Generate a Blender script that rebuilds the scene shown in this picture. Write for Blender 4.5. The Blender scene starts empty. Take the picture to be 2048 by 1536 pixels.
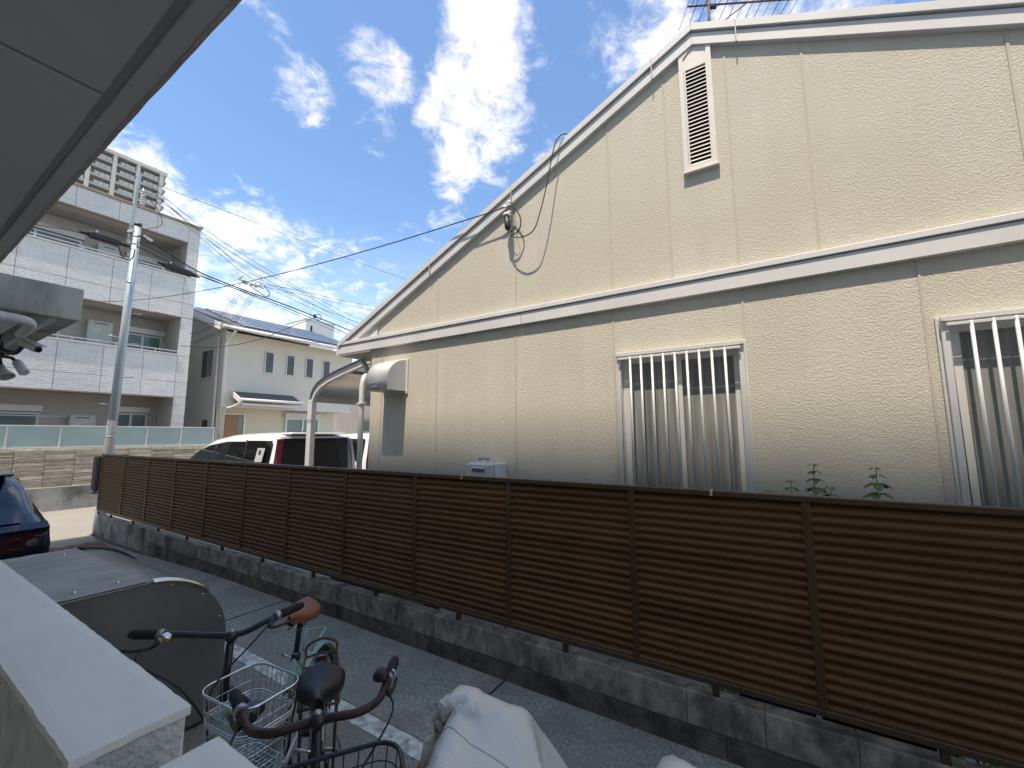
import bpy, bmesh, math, random
from mathutils import Vector, Matrix, noise as mnoise

rnd = random.Random(7)
sc = bpy.context.scene
COL = sc.collection
rad = math.radians

# ------------------------------------------------------------------ camera
YAW, PITCH, ROLL, FPX, EYE = rad(32.2), rad(6.93), rad(-0.28), 840.0, 1.80
fw = Vector((-math.sin(YAW)*math.cos(PITCH), math.cos(YAW)*math.cos(PITCH), math.sin(PITCH)))
rt = Vector((math.cos(YAW), math.sin(YAW), 0)); up = rt.cross(fw)
rt, up = rt*math.cos(ROLL)+up*math.sin(ROLL), up*math.cos(ROLL)-rt*math.sin(ROLL)
cam_data = bpy.data.cameras.new('camera'); cam = bpy.data.objects.new('camera', cam_data); COL.objects.link(cam)
cam_data.sensor_width = 36; cam_data.lens = FPX/2048*36
cam_data.clip_start = 0.02; cam_data.clip_end = 3000
cam.matrix_world = Matrix(((rt.x, up.x, -fw.x, 0), (rt.y, up.y, -fw.y, 0), (rt.z, up.z, -fw.z, EYE), (0, 0, 0, 1)))
sc.camera = cam

# ------------------------------------------------------------------ light, sky, exposure
SUN = Vector((-0.12, 1.0, -2.55)).normalized()
sun_d = bpy.data.lights.new('sun', 'SUN'); sun = bpy.data.objects.new('sun', sun_d); COL.objects.link(sun)
sun_d.energy = 2.0; sun_d.angle = rad(0.53); sun_d.color = (1.0, 0.985, 0.965)
sun.rotation_euler = SUN.to_track_quat('-Z', 'Y').to_euler()
world = bpy.data.worlds.new('World'); sc.world = world; world.use_nodes = True
def build_world():
    nt = world.node_tree; N, L = nt.nodes, nt.links; N.clear()
    out = N.new('ShaderNodeOutputWorld'); bg = N.new('ShaderNodeBackground'); L.new(bg.outputs[0], out.inputs[0])
    sky = N.new('ShaderNodeTexSky'); sky.sky_type = 'NISHITA'; sky.sun_disc = False
    sky.sun_elevation = rad(68.4); sky.sun_rotation = math.atan2(0.12, -1.0)
    sky.air_density = 1.15; sky.dust_density = 0.25; sky.ozone_density = 2.2
    tc = N.new('ShaderNodeTexCoord')
    def M(op, a, b=None, clamp=False):
        n = N.new('ShaderNodeMath'); n.operation = op; n.use_clamp = clamp
        for i, v in enumerate((a, b)):
            if v is None: continue
            if isinstance(v, (int, float)): n.inputs[i].default_value = v
            else: L.new(v, n.inputs[i])
        return n.outputs[0]
    def VM(op, a, b):
        n = N.new('ShaderNodeVectorMath'); n.operation = op; L.new(a, n.inputs[0])
        if isinstance(b, (tuple, Vector)): n.inputs[1].default_value = b
        else: L.new(b, n.inputs[1])
        return n
    d = tc.outputs['Generated']
    sep = N.new('ShaderNodeSeparateXYZ'); L.new(d, sep.inputs[0])
    den = M('ADD', M('MAXIMUM', sep.outputs[2], 0.0), 0.22)
    cmb = N.new('ShaderNodeCombineXYZ')
    L.new(M('DIVIDE', sep.outputs[0], den), cmb.inputs[0]); L.new(M('DIVIDE', sep.outputs[1], den), cmb.inputs[1])
    def noise(scale, detail, rough, off, dist=0.0):
        n = N.new('ShaderNodeTexNoise'); n.inputs['Scale'].default_value = scale; n.inputs['Detail'].default_value = detail
        n.inputs['Roughness'].default_value = rough; n.inputs['Distortion'].default_value = dist
        v = VM('ADD', cmb.outputs[0], off); L.new(v.outputs[0], n.inputs['Vector']); return n.outputs[0]
    big = noise(1.3, 3, .5, (3.1, 1.7, 0)); fine = noise(6.5, 10, .66, (7.3, 2.2, 4), .5); wisp = noise(17, 8, .66, (1, 5, 2), .8)
    # cloud banks stand at fixed directions of the sky: (direction, angular radius, weight)
    banks = CLOUDS
    acc = M('MULTIPLY', M('SUBTRACT', big, .5), .8)
    tot = None
    for v, r, w in banks:
        dt = VM('DOT_PRODUCT', d, v).outputs['Value']
        mr = N.new('ShaderNodeMapRange'); mr.interpolation_type = 'SMOOTHSTEP'
        L.new(dt, mr.inputs[0]); mr.inputs[1].default_value = math.cos(rad(r)); mr.inputs[2].default_value = math.cos(rad(r*.15))
        mr.inputs[3].default_value = 0; mr.inputs[4].default_value = w
        tot = mr.outputs[0] if tot is None else M('MAXIMUM', tot, mr.outputs[0])
    clr = None
    for v, r, w in CLEAR:
        dt = VM('DOT_PRODUCT', d, v).outputs['Value']
        mr = N.new('ShaderNodeMapRange'); mr.interpolation_type = 'SMOOTHSTEP'; L.new(dt, mr.inputs[0])
        mr.inputs[1].default_value = math.cos(rad(r)); mr.inputs[2].default_value = math.cos(rad(r*.3)); mr.inputs[3].default_value = 0; mr.inputs[4].default_value = w
        clr = mr.outputs[0] if clr is None else M('MAXIMUM', clr, mr.outputs[0])
    tot = M('SUBTRACT', tot, clr)
    cov = M('ADD', M('ADD', fine, M('MULTIPLY', M('SUBTRACT', wisp, .5), .60)), M('ADD', M('MULTIPLY', tot, .42), M('MULTIPLY', acc, .35)))
    mask = N.new('ShaderNodeMapRange'); mask.interpolation_type = 'SMOOTHSTEP'; L.new(cov, mask.inputs[0])
    mask.inputs[1].default_value = .50; mask.inputs[2].default_value = 1.08
    # towards the horizon a thin white veil
    veil = N.new('ShaderNodeMapRange'); L.new(sep.outputs[2], veil.inputs[0])
    veil.inputs[1].default_value = .0; veil.inputs[2].default_value = .45; veil.inputs[3].default_value = .42; veil.inputs[4].default_value = .0
    am = M('MAXIMUM', mask.outputs[0], M('MULTIPLY', veil.outputs[0], M('MULTIPLY', wisp, 1.3)), True)
    tint = N.new('ShaderNodeMix'); tint.data_type = 'RGBA'; tint.blend_type = 'MULTIPLY'; tint.inputs[0].default_value = 1
    L.new(sky.outputs[0], tint.inputs[6]); tint.inputs[7].default_value = SKY_TINT
    mix = N.new('ShaderNodeMix'); mix.data_type = 'RGBA'; L.new(M('MULTIPLY', am, .80), mix.inputs[0])
    shade = N.new('ShaderNodeMix'); shade.data_type = 'RGBA'; L.new(noise(3.2, 6, .6, (2, 8, 1), .3), shade.inputs[0])
    shade.inputs[6].default_value = tuple(c*.88 for c in CLOUD_COL[:3])+(1,); shade.inputs[7].default_value = tuple(c*1.08 for c in CLOUD_COL[:3])+(1,)
    L.new(tint.outputs[2], mix.inputs[6]); L.new(shade.outputs[2], mix.inputs[7])
    L.new(mix.outputs[2], bg.inputs[0]); bg.inputs[1].default_value = SKY_STRENGTH
CLOUD_LIST = [((-.399,.541,.741),8,.66),((-.437,.584,.684),8.5,.62),((-.488,.619,.615),7.5,.64),((-.543,.624,.562),5,.8),((-.547,.581,.603),5,.7),((-.691,.382,.613),5,1.15),((-.581,.461,.671),5.5,1.1),((-.63,.5,.594),4,1.05),
 ((-.877,.239,.417),9,.6),((-.856,.33,.398),9,.55),((-.821,.433,.371),10,.5),((-.768,.546,.334),9,.42),((-.88,.393,.267),11,.45),((.074,.743,.666),10,.6),((-.164,.671,.723),8,.6),((-.673,.299,.677),7,.45),((.6,.3,.74),18,.6),((.5,-.6,.62),16,.7),((-.5,-.7,.5),14,.6),((.75,.6,.28),15,.7)]
CLEAR = [(Vector(v).normalized(), r, w) for v, r, w in [((-.762,.307,.570),11,.75),((-.705,.444,.553),11,.75),((-.634,.536,.557),8,.65),((-.557,.399,.728),10,.6),((-.267,.652,.71),8,.45),((-.735,.38,.56),10,.65)]]
SKY_STRENGTH = 0.15; SKY_TINT = (.37, .51, .65, 1); CLOUD_COL = (4.7, 4.75, 4.85, 1)
CLOUDS = [(Vector(v).normalized(), r, w) for v, r, w in CLOUD_LIST]
build_world()
sc.view_settings.view_transform = 'Standard'; sc.view_settings.look = 'None'
sc.view_settings.exposure = 1.62; sc.view_settings.gamma = 1.0; sc.view_settings.use_curve_mapping = False
sc.view_settings.use_white_balance = True; sc.view_settings.white_balance_temperature = 8200; sc.view_settings.white_balance_tint = 12
sc.cycles.max_bounces = 8; sc.cycles.diffuse_bounces = 5; sc.cycles.glossy_bounces = 4; sc.cycles.transmission_bounces = 6
sc.cycles.use_denoising = True

# ------------------------------------------------------------------ materials
MATS = {}
def material(name, col, rough=.7, metal=0., var=.12, vscale=6., bump=0., bscale=60., bdist=.004, spec=.5, stain=None, sscale=1.3,
             sstretch=(1, 1, 1), coat=0., stucco=False, grain=None, trans=0., ior=1.45, speck=None, aniso=None, alpha=None, brick=None, rand=0.):
    m = bpy.data.materials.new(name); MATS[name] = m; m.use_nodes = True
    nt = m.node_tree; N, L = nt.nodes, nt.links; b = N['Principled BSDF']
    b.inputs['Roughness'].default_value = rough; b.inputs['Metallic'].default_value = metal
    b.inputs['Specular IOR Level'].default_value = spec; b.inputs['Coat Weight'].default_value = coat; b.inputs['Coat Roughness'].default_value = .05
    b.inputs['Transmission Weight'].default_value = trans; b.inputs['IOR'].default_value = ior
    if alpha is not None: b.inputs['Alpha'].default_value = alpha
    tc = N.new('ShaderNodeTexCoord'); co = tc.outputs['Object']
    def tex(scale, detail=4, stretch=None, rough_=.55, dist=0.):
        n = N.new('ShaderNodeTexNoise'); n.inputs['Scale'].default_value = scale; n.inputs['Detail'].default_value = detail
        n.inputs['Roughness'].default_value = rough_; n.inputs['Distortion'].default_value = dist
        if stretch:
            mp = N.new('ShaderNodeMapping'); mp.inputs['Scale'].default_value = stretch; L.new(co, mp.inputs[0]); L.new(mp.outputs[0], n.inputs['Vector'])
        else: L.new(co, n.inputs['Vector'])
        return n.outputs[0]
    def ramp(fac, p0, p1, c0, c1):
        r = N.new('ShaderNodeValToRGB'); L.new(fac, r.inputs[0]); e = r.color_ramp.elements
        e[0].position, e[1].position = p0, p1; e[0].color, e[1].color = c0, c1; return r.outputs[0]
    def mixc(fac, a, bb, mode='MIX'):
        x = N.new('ShaderNodeMix'); x.data_type = 'RGBA'; x.blend_type = mode
        if isinstance(fac, (int, float)): x.inputs[0].default_value = fac
        else: L.new(fac, x.inputs[0])
        for i, v in ((6, a), (7, bb)):
            if isinstance(v, tuple): x.inputs[i].default_value = v
            else: L.new(v, x.inputs[i])
        return x.outputs[2]
    c4 = (*col, 1)
    lo = tuple(max(0, c*(1-var)) for c in col)+(1,); hi = tuple(min(1, c*(1+var)) for c in col)+(1,)
    cur = ramp(tex(vscale, 5), .3, .7, lo, hi)
    if grain: cur = mixc(ramp(tex(grain[0], 4, grain[1], .6, grain[3] if len(grain) > 3 else 0.), .38, .66, (0, 0, 0, 1), (1, 1, 1, 1)), cur, (*grain[2], 1))
    if stain:
        cur = mixc(ramp(tex(sscale, 6, sstretch, .62), .47, .68, (0, 0, 0, 1), (1, 1, 1, 1)), cur, (*stain, 1))
    if speck:
        v = N.new('ShaderNodeTexVoronoi'); v.inputs['Scale'].default_value = speck[0]; L.new(co, v.inputs['Vector'])
        cur = mixc(ramp(v.outputs['Distance'], speck[1]*.5, speck[1], (1, 1, 1, 1), (0, 0, 0, 1)), cur, (*speck[2], 1))
    bk = None
    if brick:                                     # small split tiles: (width, row height, axes, dark colour)
        sx_ = N.new('ShaderNodeSeparateXYZ'); L.new(co, sx_.inputs[0]); cx_ = N.new('ShaderNodeCombineXYZ'); L.new(sx_.outputs[1], cx_.inputs[0]); L.new(sx_.outputs[2], cx_.inputs[1])
        bk = N.new('ShaderNodeTexBrick'); L.new(cx_.outputs[0], bk.inputs['Vector']); bk.inputs['Scale'].default_value = 1; bk.inputs['Brick Width'].default_value = brick[0]; bk.inputs['Row Height'].default_value = brick[1]
        bk.inputs['Mortar Size'].default_value = .004; bk.inputs['Color1'].default_value = (.15, .15, .15, 1); bk.inputs['Color2'].default_value = (1, 1, 1, 1); bk.inputs['Mortar'].default_value = (0, 0, 0, 1); bk.inputs['Bias'].default_value = .1
        cur = mixc(ramp(bk.outputs['Color'], .0, .55, (.75, .75, .75, 1), (0, 0, 0, 1)), cur, (*brick[2], 1))
    if rand:                                      # every piece weathered a little differently
        oi = N.new('ShaderNodeObjectInfo'); mr_ = N.new('ShaderNodeMapRange'); L.new(oi.outputs['Random'], mr_.inputs[0]); mr_.inputs[3].default_value = 1-rand; mr_.inputs[4].default_value = 1+rand
        hv = N.new('ShaderNodeHueSaturation'); L.new(mr_.outputs[0], hv.inputs['Value']); L.new(cur, hv.inputs['Color']); cur = hv.outputs[0]
    L.new(cur, b.inputs['Base Color'])
    rr = N.new('ShaderNodeMapRange'); L.new(tex(vscale*1.7, 4), rr.inputs[0]); rr.inputs[3].default_value = max(.02, rough*.85); rr.inputs[4].default_value = min(1, rough*1.15)
    L.new(rr.outputs[0], b.inputs['Roughness'])
    if bump or stucco:
        bp = N.new('ShaderNodeBump'); bp.inputs['Strength'].default_value = bump if bump else .6; bp.inputs['Distance'].default_value = bdist
        if stucco:
            h = ramp(tex(bscale, 3, (1, 1, 1.08), .5, .8), .42, .62, (0, 0, 0, 1), (1, 1, 1, 1))
            L.new(h, bp.inputs['Height'])
        elif bk is not None:
            hm = N.new('ShaderNodeMix'); hm.data_type = 'RGBA'; hm.blend_type = 'ADD'; hm.inputs[0].default_value = .6; L.new(bk.outputs['Color'], hm.inputs[6]); L.new(tex(bscale, 5, aniso), hm.inputs[7]); L.new(hm.outputs[2], bp.inputs['Height'])
        else: L.new(tex(bscale, 5, aniso), bp.inputs['Height'])
        L.new(bp.outputs[0], b.inputs['Normal'])
    return m
def emis(name, col): return material(name, col)

mt = material
mt('cream', (.555, .52, .435), .8, var=.05, vscale=1.2, grain=(2.2, (3, 1, .22), (.53, .495, .405)), stucco=True, bump=.36, bscale=74, bdist=.006, stain=(.515, .475, .385), sscale=.8, rand=.018)
mt('cream_joint', (.48, .445, .37), .8, var=.06)
mt('cream_smooth', (.59, .545, .455), .75, var=.05)
mt('trim', (.62, .61, .595), .55, var=.05, vscale=2, stain=(.55, .54, .525), sscale=1.5)
mt('trim_dark', (.45, .43, .40), .6)
mt('alu_white', (.70, .69, .66), .35, metal=.25, var=.03)
mt('vent_white', (.66, .63, .59), .5, var=.04)
mt('dark_gap', (.03, .03, .03), .9)
mt('frost_glass', (.16, .165, .155), .3, spec=.7, var=.25, vscale=2.2, bump=.25, bscale=90, bdist=.002, coat=.15, grain=(5, (4, 1, .12), (.30, .305, .285)))
mt('dark_glass', (.012, .015, .018), .05, spec=.8, var=.1, coat=.3)
mt('tint_glass', (.006, .007, .009), .03, spec=.6, var=.2)
mt('aqua_glass', (.42, .54, .51), .30, spec=.5, var=.10, vscale=.8, trans=.25)
mt('win_glass', (.12, .19, .19), .12, spec=.8, var=.25, vscale=1.1)
mt('brown_alu', (.095, .054, .027), .38, metal=.25, var=.10, vscale=3, spec=.5, bump=.05, bscale=300)
mt('brown_slat', (.135, .070, .031), .40, metal=.1, var=.16, vscale=1.2, spec=.22, rand=.16)
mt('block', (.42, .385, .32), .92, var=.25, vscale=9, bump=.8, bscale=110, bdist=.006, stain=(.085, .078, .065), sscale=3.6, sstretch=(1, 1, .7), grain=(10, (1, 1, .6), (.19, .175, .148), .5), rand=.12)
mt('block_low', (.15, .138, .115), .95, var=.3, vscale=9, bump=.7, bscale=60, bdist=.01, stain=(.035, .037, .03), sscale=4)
mt('mortar', (.13, .125, .115), .95, var=.2, bump=.5, bscale=150)
mt('asphalt', (.47, .41, .32), .93, var=.25, vscale=2.2, bump=1.0, bscale=170, bdist=.008, stain=(.33, .29, .225), sscale=1.1, speck=(34, .17, (.55, .52, .47)), grain=(60, (1, 1, 1), (.19, .175, .148)))
mt('concrete_lane', (.48, .42, .33), .92, var=.25, vscale=3, bump=1.0, bscale=170, bdist=.007, stain=(.33, .29, .225), sscale=1.6, speck=(30, .15, (.55, .52, .47)), grain=(55, (1, 1, 1), (.22, .203, .172)))
mt('street', (.27, .255, .225), .9, var=.10, vscale=1.1, bump=.4, bscale=180, stain=(.255, .24, .215), sscale=.5, sstretch=(1, .2, 1))
mt('ground_far', (.25, .24, .22), .95, var=.2, vscale=.1)
mt('yard', (.42, .39, .33), .95, var=.25, vscale=3, bump=.5, bscale=80, stain=(.2, .185, .15), sscale=2)
mt('line_paint', (.80, .745, .63), .9, var=.3, vscale=18, bump=.6, bscale=240, bdist=.004, stain=(.34, .315, .27), sscale=11)
mt('brick_red', (.27, .115, .07), .9, var=.25, vscale=9, bump=.4, bscale=150)
mt('grate', (.28, .27, .25), .6, metal=.5)
mt('white_siding', (.80, .77, .73), .8, var=.05, vscale=2, bump=1.0, bscale=16, bdist=.03, aniso=(1, .55, 2.6), brick=(.30, .062, (.58, .555, .525)), rand=.035)
mt('balcony_wall', (.50, .475, .44), .85, var=.06, bump=.3, bscale=60)
mt('cap_brown', (.34, .255, .205), .6, var=.06)
mt('rail_alu', (.62, .58, .54), .4, metal=.3, var=.05)
mt('unit_white', (.62, .61, .58), .5, var=.05)
mt('stone', (.62, .53, .41), .92, var=.22, vscale=3.5, bump=1.0, bscale=26, bdist=.03, aniso=(1, .3, 3), grain=(9, (1, .35, 4), (.42, .34, .26), .6), rand=.16)
mt('ret_concrete', (.40, .38, .335), .92, var=.18, vscale=2, bump=.3, bscale=90, stain=(.10, .10, .09), sscale=1.5, sstretch=(1, 1, .45))
mt('ret_cap', (.50, .46, .38), .9)
mt('pole_blue', (.40, .47, .505), .55, metal=.2, var=.10, vscale=4, bump=.1, bscale=80, stain=(.47, .49, .49), sscale=4, sstretch=(1, 1, .15))
mt('pole_concrete', (.36, .335, .30), .8, var=.1, vscale=5, bump=.2, bscale=120)
mt('steel', (.48, .47, .45), .4, metal=.7, var=.12)
mt('chrome', (.72, .72, .72), .18, metal=1., var=.05)
mt('rust', (.13, .085, .065), .75, metal=.3, var=.35, vscale=30)
mt('black_plastic', (.018, .018, .019), .45, var=.2, spec=.5)
mt('black_rubber', (.014, .014, .014), .75, var=.2)
mt('cable', (.022, .022, .025), .6)
mt('cable_grey', (.16, .16, .17), .6)
mt('van_white', (.70, .70, .70), .18, coat=.6, var=.015)
mt('red_lamp', (.10, .008, .012), .12, coat=.6, var=.1)
mt('lamp_clear', (.5, .5, .5), .1, coat=.6)
mt('blue_car', (.012, .016, .030), .2, metal=.4, coat=.8, var=.05)
mt('lamp_dark', (.055, .010, .014), .10, coat=.8)
mt('house_cream', (.67, .625, .54), .85, var=.04, vscale=1, bump=.2, bscale=60, stain=(.63, .585, .50), sscale=.5)
mt('house_yellow', (.66, .60, .47), .85, var=.04)
mt('roof_slate', (.10, .11, .12), .7, var=.2, vscale=8, bump=.4, bscale=30)
mt('solar', (.028, .038, .085), .12, coat=.7, var=.15, vscale=3)
mt('solar_line', (.30, .31, .36), .4, metal=.4)
mt('white_paint', (.74, .72, .68), .5, var=.03)
mt('door_wood', (.40, .215, .115), .55, var=.15, vscale=6, grain=(7, (6, 6, .6), (.30, .15, .075)))
mt('pink_wall', (.66, .50, .40), .85, var=.05)
mt('tower_wall', (.42, .395, .36), .85, var=.06, vscale=.3)
mt('tower_pillar', (.55, .515, .455), .8, var=.05, vscale=.3)
mt('tower_dark', (.20, .19, .18), .7, var=.1, vscale=.5)
mt('tower_panel', (.44, .43, .42), .5, var=.05, vscale=.5)
mt('apt_concrete', (.74, .72, .68), .9, var=.08, vscale=2.5, bump=.35, bscale=140, bdist=.003, stain=(.68, .66, .62), sscale=1.2)
mt('apt_beam', (.50, .485, .43), .92, var=.12, vscale=3, bump=.3, bscale=90, stain=(.20, .20, .175), sscale=3.2, sstretch=(1, 1, .35))
mt('parapet_paint', (.91, .84, .735), .72, var=.05, vscale=2.5, bump=.25, bscale=55, bdist=.003, stain=(.86, .79, .69), sscale=2, speck=(11, .05, (.33, .32, .30)))
mt('parapet_rough', (.70, .665, .61), .9, var=.16, vscale=16, bump=1.0, bscale=38, bdist=.022)
mt('soffit', (.52, .505, .475), .95, var=.06, vscale=2, bump=.35, bscale=170, bdist=.003)
mt('soffit_edge', (.30, .25, .22), .95, var=.2, vscale=25, bump=.8, bscale=70, bdist=.006)
mt('pvc', (.58, .575, .56), .4, var=.06, vscale=6)
mt('smoke_poly', (.19, .175, .15), .30, spec=.45, var=.22, vscale=1.6, coat=.12, bump=.06, bscale=5, bdist=.02, aniso=(1, .3, 2.5))
mt('smoke_top', (.34, .32, .28), .42, spec=.5, var=.28, vscale=2.4, stain=(.24, .225, .20), sscale=3, sstretch=(2, .9, 1), bump=.12, bscale=9)
mt('mint', (.30, .46, .40), .35, coat=.3, var=.06)
mt('teal', (.02, .28, .34), .3, coat=.4, var=.06)
mt('bike_black', (.022, .022, .024), .4, coat=.2, var=.15)
mt('bike_brown', (.060, .030, .024), .5, metal=.3, var=.35, vscale=25)
mt('leather', (.27, .085, .035), .42, var=.18, vscale=14, bump=.15, bscale=140, coat=.15)
mt('saddle_black', (.022, .022, .024), .38, var=.15, bump=.15, bscale=220)
mt('brass', (.62, .45, .17), .3, metal=1.)
mt('cover_silver', (.72, .67, .585), .42, metal=.2, var=.03, vscale=9, bump=.35, bscale=9, bdist=.02, aniso=(2.2, 2.2, .5))
mt('leaf', (.060, .125, .035), .55, var=.3, vscale=14)
mt('leaf_yellow', (.24, .25, .055), .55, var=.35, vscale=14)
mt('leaf_dry', (.34, .27, .17), .8, var=.45, vscale=3)
mt('stem_red', (.16, .10, .055), .6)
mt('flower_pink', (.55, .16, .38), .6)
mt('green_plastic', (.02, .22, .09), .5)
mt('blue_plastic', (.02, .075, .34), .45)
mt('red_plastic', (.30, .02, .02), .5)
mt('paper', (.70, .70, .66), .7)
mt('ink', (.06, .06, .06), .8)
mt('poly_grey', (.38, .385, .395), .35, var=.08, trans=.45)
mt('copper_green', (.30, .45, .38), .7)

# ------------------------------------------------------------------ mesh helpers
def V3(p): return Vector(p)
class MB:
    def __init__(s): s.v = []; s.f = []; s.sm = []
    def add(s, vs, fs, smooth=False):
        o = len(s.v); s.v += [tuple(p) for p in vs]
        s.f += [tuple(i+o for i in f) for f in fs]; s.sm += [smooth]*len(fs); return s
    def box(s, x0, x1, y0, y1, z0, z1):
        x0, x1 = sorted((x0, x1)); y0, y1 = sorted((y0, y1)); z0, z1 = sorted((z0, z1))
        return s.add([(x0,y0,z0),(x1,y0,z0),(x1,y1,z0),(x0,y1,z0),(x0,y0,z1),(x1,y0,z1),(x1,y1,z1),(x0,y1,z1)],
                     [(0,3,2,1),(4,5,6,7),(0,1,5,4),(1,2,6,5),(2,3,7,6),(3,0,4,7)])
    def bar(s, a, b, w, h, upv=(0,0,1)):
        a, b = V3(a), V3(b); t = (b-a).normalized(); u = V3(upv)
        if abs(t.dot(u)) > .99: u = Vector((1,0,0))
        sd = t.cross(u).normalized(); u = sd.cross(t)
        q = [sd*(i*w/2)+u*(j*h/2) for i, j in ((-1,-1),(1,-1),(1,1),(-1,1))]
        return s.add([a+c for c in q]+[b+c for c in q], [(3,2,1,0),(4,5,6,7),(0,1,5,4),(1,2,6,5),(2,3,7,6),(3,0,4,7)])
    def prism(s, poly, axis, a, b, smooth=False):
        # poly: 2D points in the two other axes (in xyz order); extruded along axis from a to b
        def mk(p, t):
            return {'x': (t, p[0], p[1]), 'y': (p[0], t, p[1]), 'z': (p[0], p[1], t)}[axis]
        n = len(poly); vs = [mk(p, a) for p in poly]+[mk(p, b) for p in poly]
        s.add(vs, [tuple(range(n)), tuple(range(2*n-1, n-1, -1))])
        o = len(s.v)-2*n
        for i in range(n):
            j = (i+1) % n; s.f.append((o+i, o+n+i, o+n+j, o+j)); s.sm.append(smooth)
        return s
    def tube(s, pts, r, seg=8, closed=False, caps=True, smooth=True):
        pts = [V3(p) for p in pts]; n = len(pts)
        rs = r if isinstance(r, (list, tuple)) else [r]*n
        vs = []; prev = None
        for i, p in enumerate(pts):
            if closed: t = pts[(i+1) % n]-pts[i-1]
            else: t = pts[min(i+1, n-1)]-pts[max(i-1, 0)]
            if t.length < 1e-9: t = Vector((0,0,1))
            t.normalize()
            if prev is None:
                u = Vector((0,0,1)) if abs(t.z) < .9 else Vector((1,0,0))
                u = (u-t*u.dot(t)).normalized()
            else:
                u = prev-t*prev.dot(t)
                u = u.normalized() if u.length > 1e-6 else Vector((1,0,0))
            prev = u; w = t.cross(u)
            vs += [p+(u*math.cos(2*math.pi*k/seg)+w*math.sin(2*math.pi*k/seg))*rs[i] for k in range(seg)]
        fs = []
        for i in range(n if closed else n-1):
            a, b = i*seg, ((i+1) % n)*seg
            for k in range(seg):
                l = (k+1) % seg; fs.append((a+k, a+l, b+l, b+k))
        s.add(vs, fs, smooth)
        if caps and not closed:
            o = len(s.v)-len(vs)
            s.f += [tuple(o+k for k in range(seg-1, -1, -1)), tuple(o+(n-1)*seg+k for k in range(seg))]; s.sm += [False, False]
        return s
    def ring(s, c, R, r, axis='y', seg=40, rs=8, a0=0, a1=360):
        full = abs(a1-a0) >= 360; m = seg if full else seg+1; pts = []
        for i in range(m):
            a = rad(a0+(a1-a0)*i/seg); q = (R*math.cos(a), R*math.sin(a))
            pts.append({'y': (c[0]+q[0], c[1], c[2]+q[1]), 'x': (c[0], c[1]+q[0], c[2]+q[1]), 'z': (c[0]+q[0], c[1]+q[1], c[2])}[axis])
        return s.tube(pts, r, rs, closed=full)
    def grid(s, fn, nu, nv, smooth=True, flip=False):
        vs = [fn(i/nu, j/nv) for j in range(nv+1) for i in range(nu+1)]
        fs = []
        for j in range(nv):
            for i in range(nu):
                a = j*(nu+1)+i; q = (a, a+1, a+nu+2, a+nu+1); fs.append(q[::-1] if flip else q)
        return s.add(vs, fs, smooth)
    def ball(s, c, rx, ry=None, rz=None, nu=16, nv=10):
        ry = ry or rx; rz = rz or rx
        def fn(u, v):
            a = 2*math.pi*u; b = math.pi*(v-.5); return (c[0]+rx*math.cos(a)*math.cos(b), c[1]+ry*math.sin(a)*math.cos(b), c[2]+rz*math.sin(b))
        return s.grid(fn, nu, nv)
    def lathe(s, c, prof, axis=(0,0,1), seg=20):
        a = V3(axis).normalized(); u = a.orthogonal().normalized(); w = a.cross(u); c = V3(c)
        def fn(i, j):
            k = min(int(round(j*(len(prof)-1))), len(prof)-1); r, h = prof[k]; t = 2*math.pi*i
            return c+a*h+(u*math.cos(t)+w*math.sin(t))*r
        return s.grid(fn, seg, len(prof)-1)
    def build(s, name, mat, parent=None, bevel=0., loc=None, fixn=True, seg=1):
        me = bpy.data.meshes.new(name)
        me.from_pydata(s.v, [], s.f)
        me.polygons.foreach_set('use_smooth', s.sm)
        me.materials.append(MATS[mat])
        if fixn or bevel:
            bm = bmesh.new(); bm.from_mesh(me)
            bmesh.ops.remove_doubles(bm, verts=bm.verts, dist=1e-6)
            if bevel:
                ed = [e for e in bm.edges if len(e.link_faces) == 2 and e.calc_face_angle(0) > .5]
                bmesh.ops.bevel(bm, geom=ed, offset=bevel, segments=seg, affect='EDGES', profile=.6)
            bmesh.ops.recalc_face_normals(bm, faces=bm.faces)
            bm.to_mesh(me); bm.free()
        me.update()
        return link(name, me, parent, loc)
def link(name, me, parent=None, loc=None):
    o = bpy.data.objects.new(name, me); COL.objects.link(o)
    if parent is not None: o.parent = parent
    if loc is not None: o.location = loc
    return o
def tag(o, label=None, cat=None, group=None, kind=None):
    if label: o['label'] = label
    if cat: o['category'] = cat
    if group: o['group'] = group
    if kind: o['kind'] = kind
    return o
def thing(name, label, cat, loc=(0,0,0), group=None, rotz=0.):
    o = bpy.data.objects.new(name, None); COL.objects.link(o); o.empty_display_size = .1
    o.location = loc; o.rotation_euler = (0, 0, rotz); return tag(o, label, cat, group)
def at(o): return o
def part(parent, name, mat, fn=None, bevel=0., **k):
    mb = MB(); fn(mb); return mb.build(name, mat, parent, bevel, **k)
def rel(parent, name, mat, mb, bevel=0.):
    """build a mesh given in world coordinates as child of a thing whose Empty stands elsewhere"""
    L0 = Vector((0,0,0)); p = parent
    while p is not None: L0 += p.location; p = p.parent
    mb.v = [tuple(Vector(q)-L0) for q in mb.v]
    return mb.build(name, mat, parent, bevel)
def bez(pts, n=8):
    """Catmull-Rom through the points"""
    P_ = [V3(p) for p in pts]; P_ = [P_[0]*2-P_[1]]+P_+[P_[-1]*2-P_[-2]]; out = []
    for i in range(1, len(P_)-2):
        a, b, c, d = P_[i-1:i+3]
        for k in range(n):
            t = k/n; out.append(.5*((2*b)+(c-a)*t+(2*a-5*b+4*c-d)*t*t+(3*b-a-3*c+d)*t**3))
    out.append(P_[-2]); return out

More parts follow.
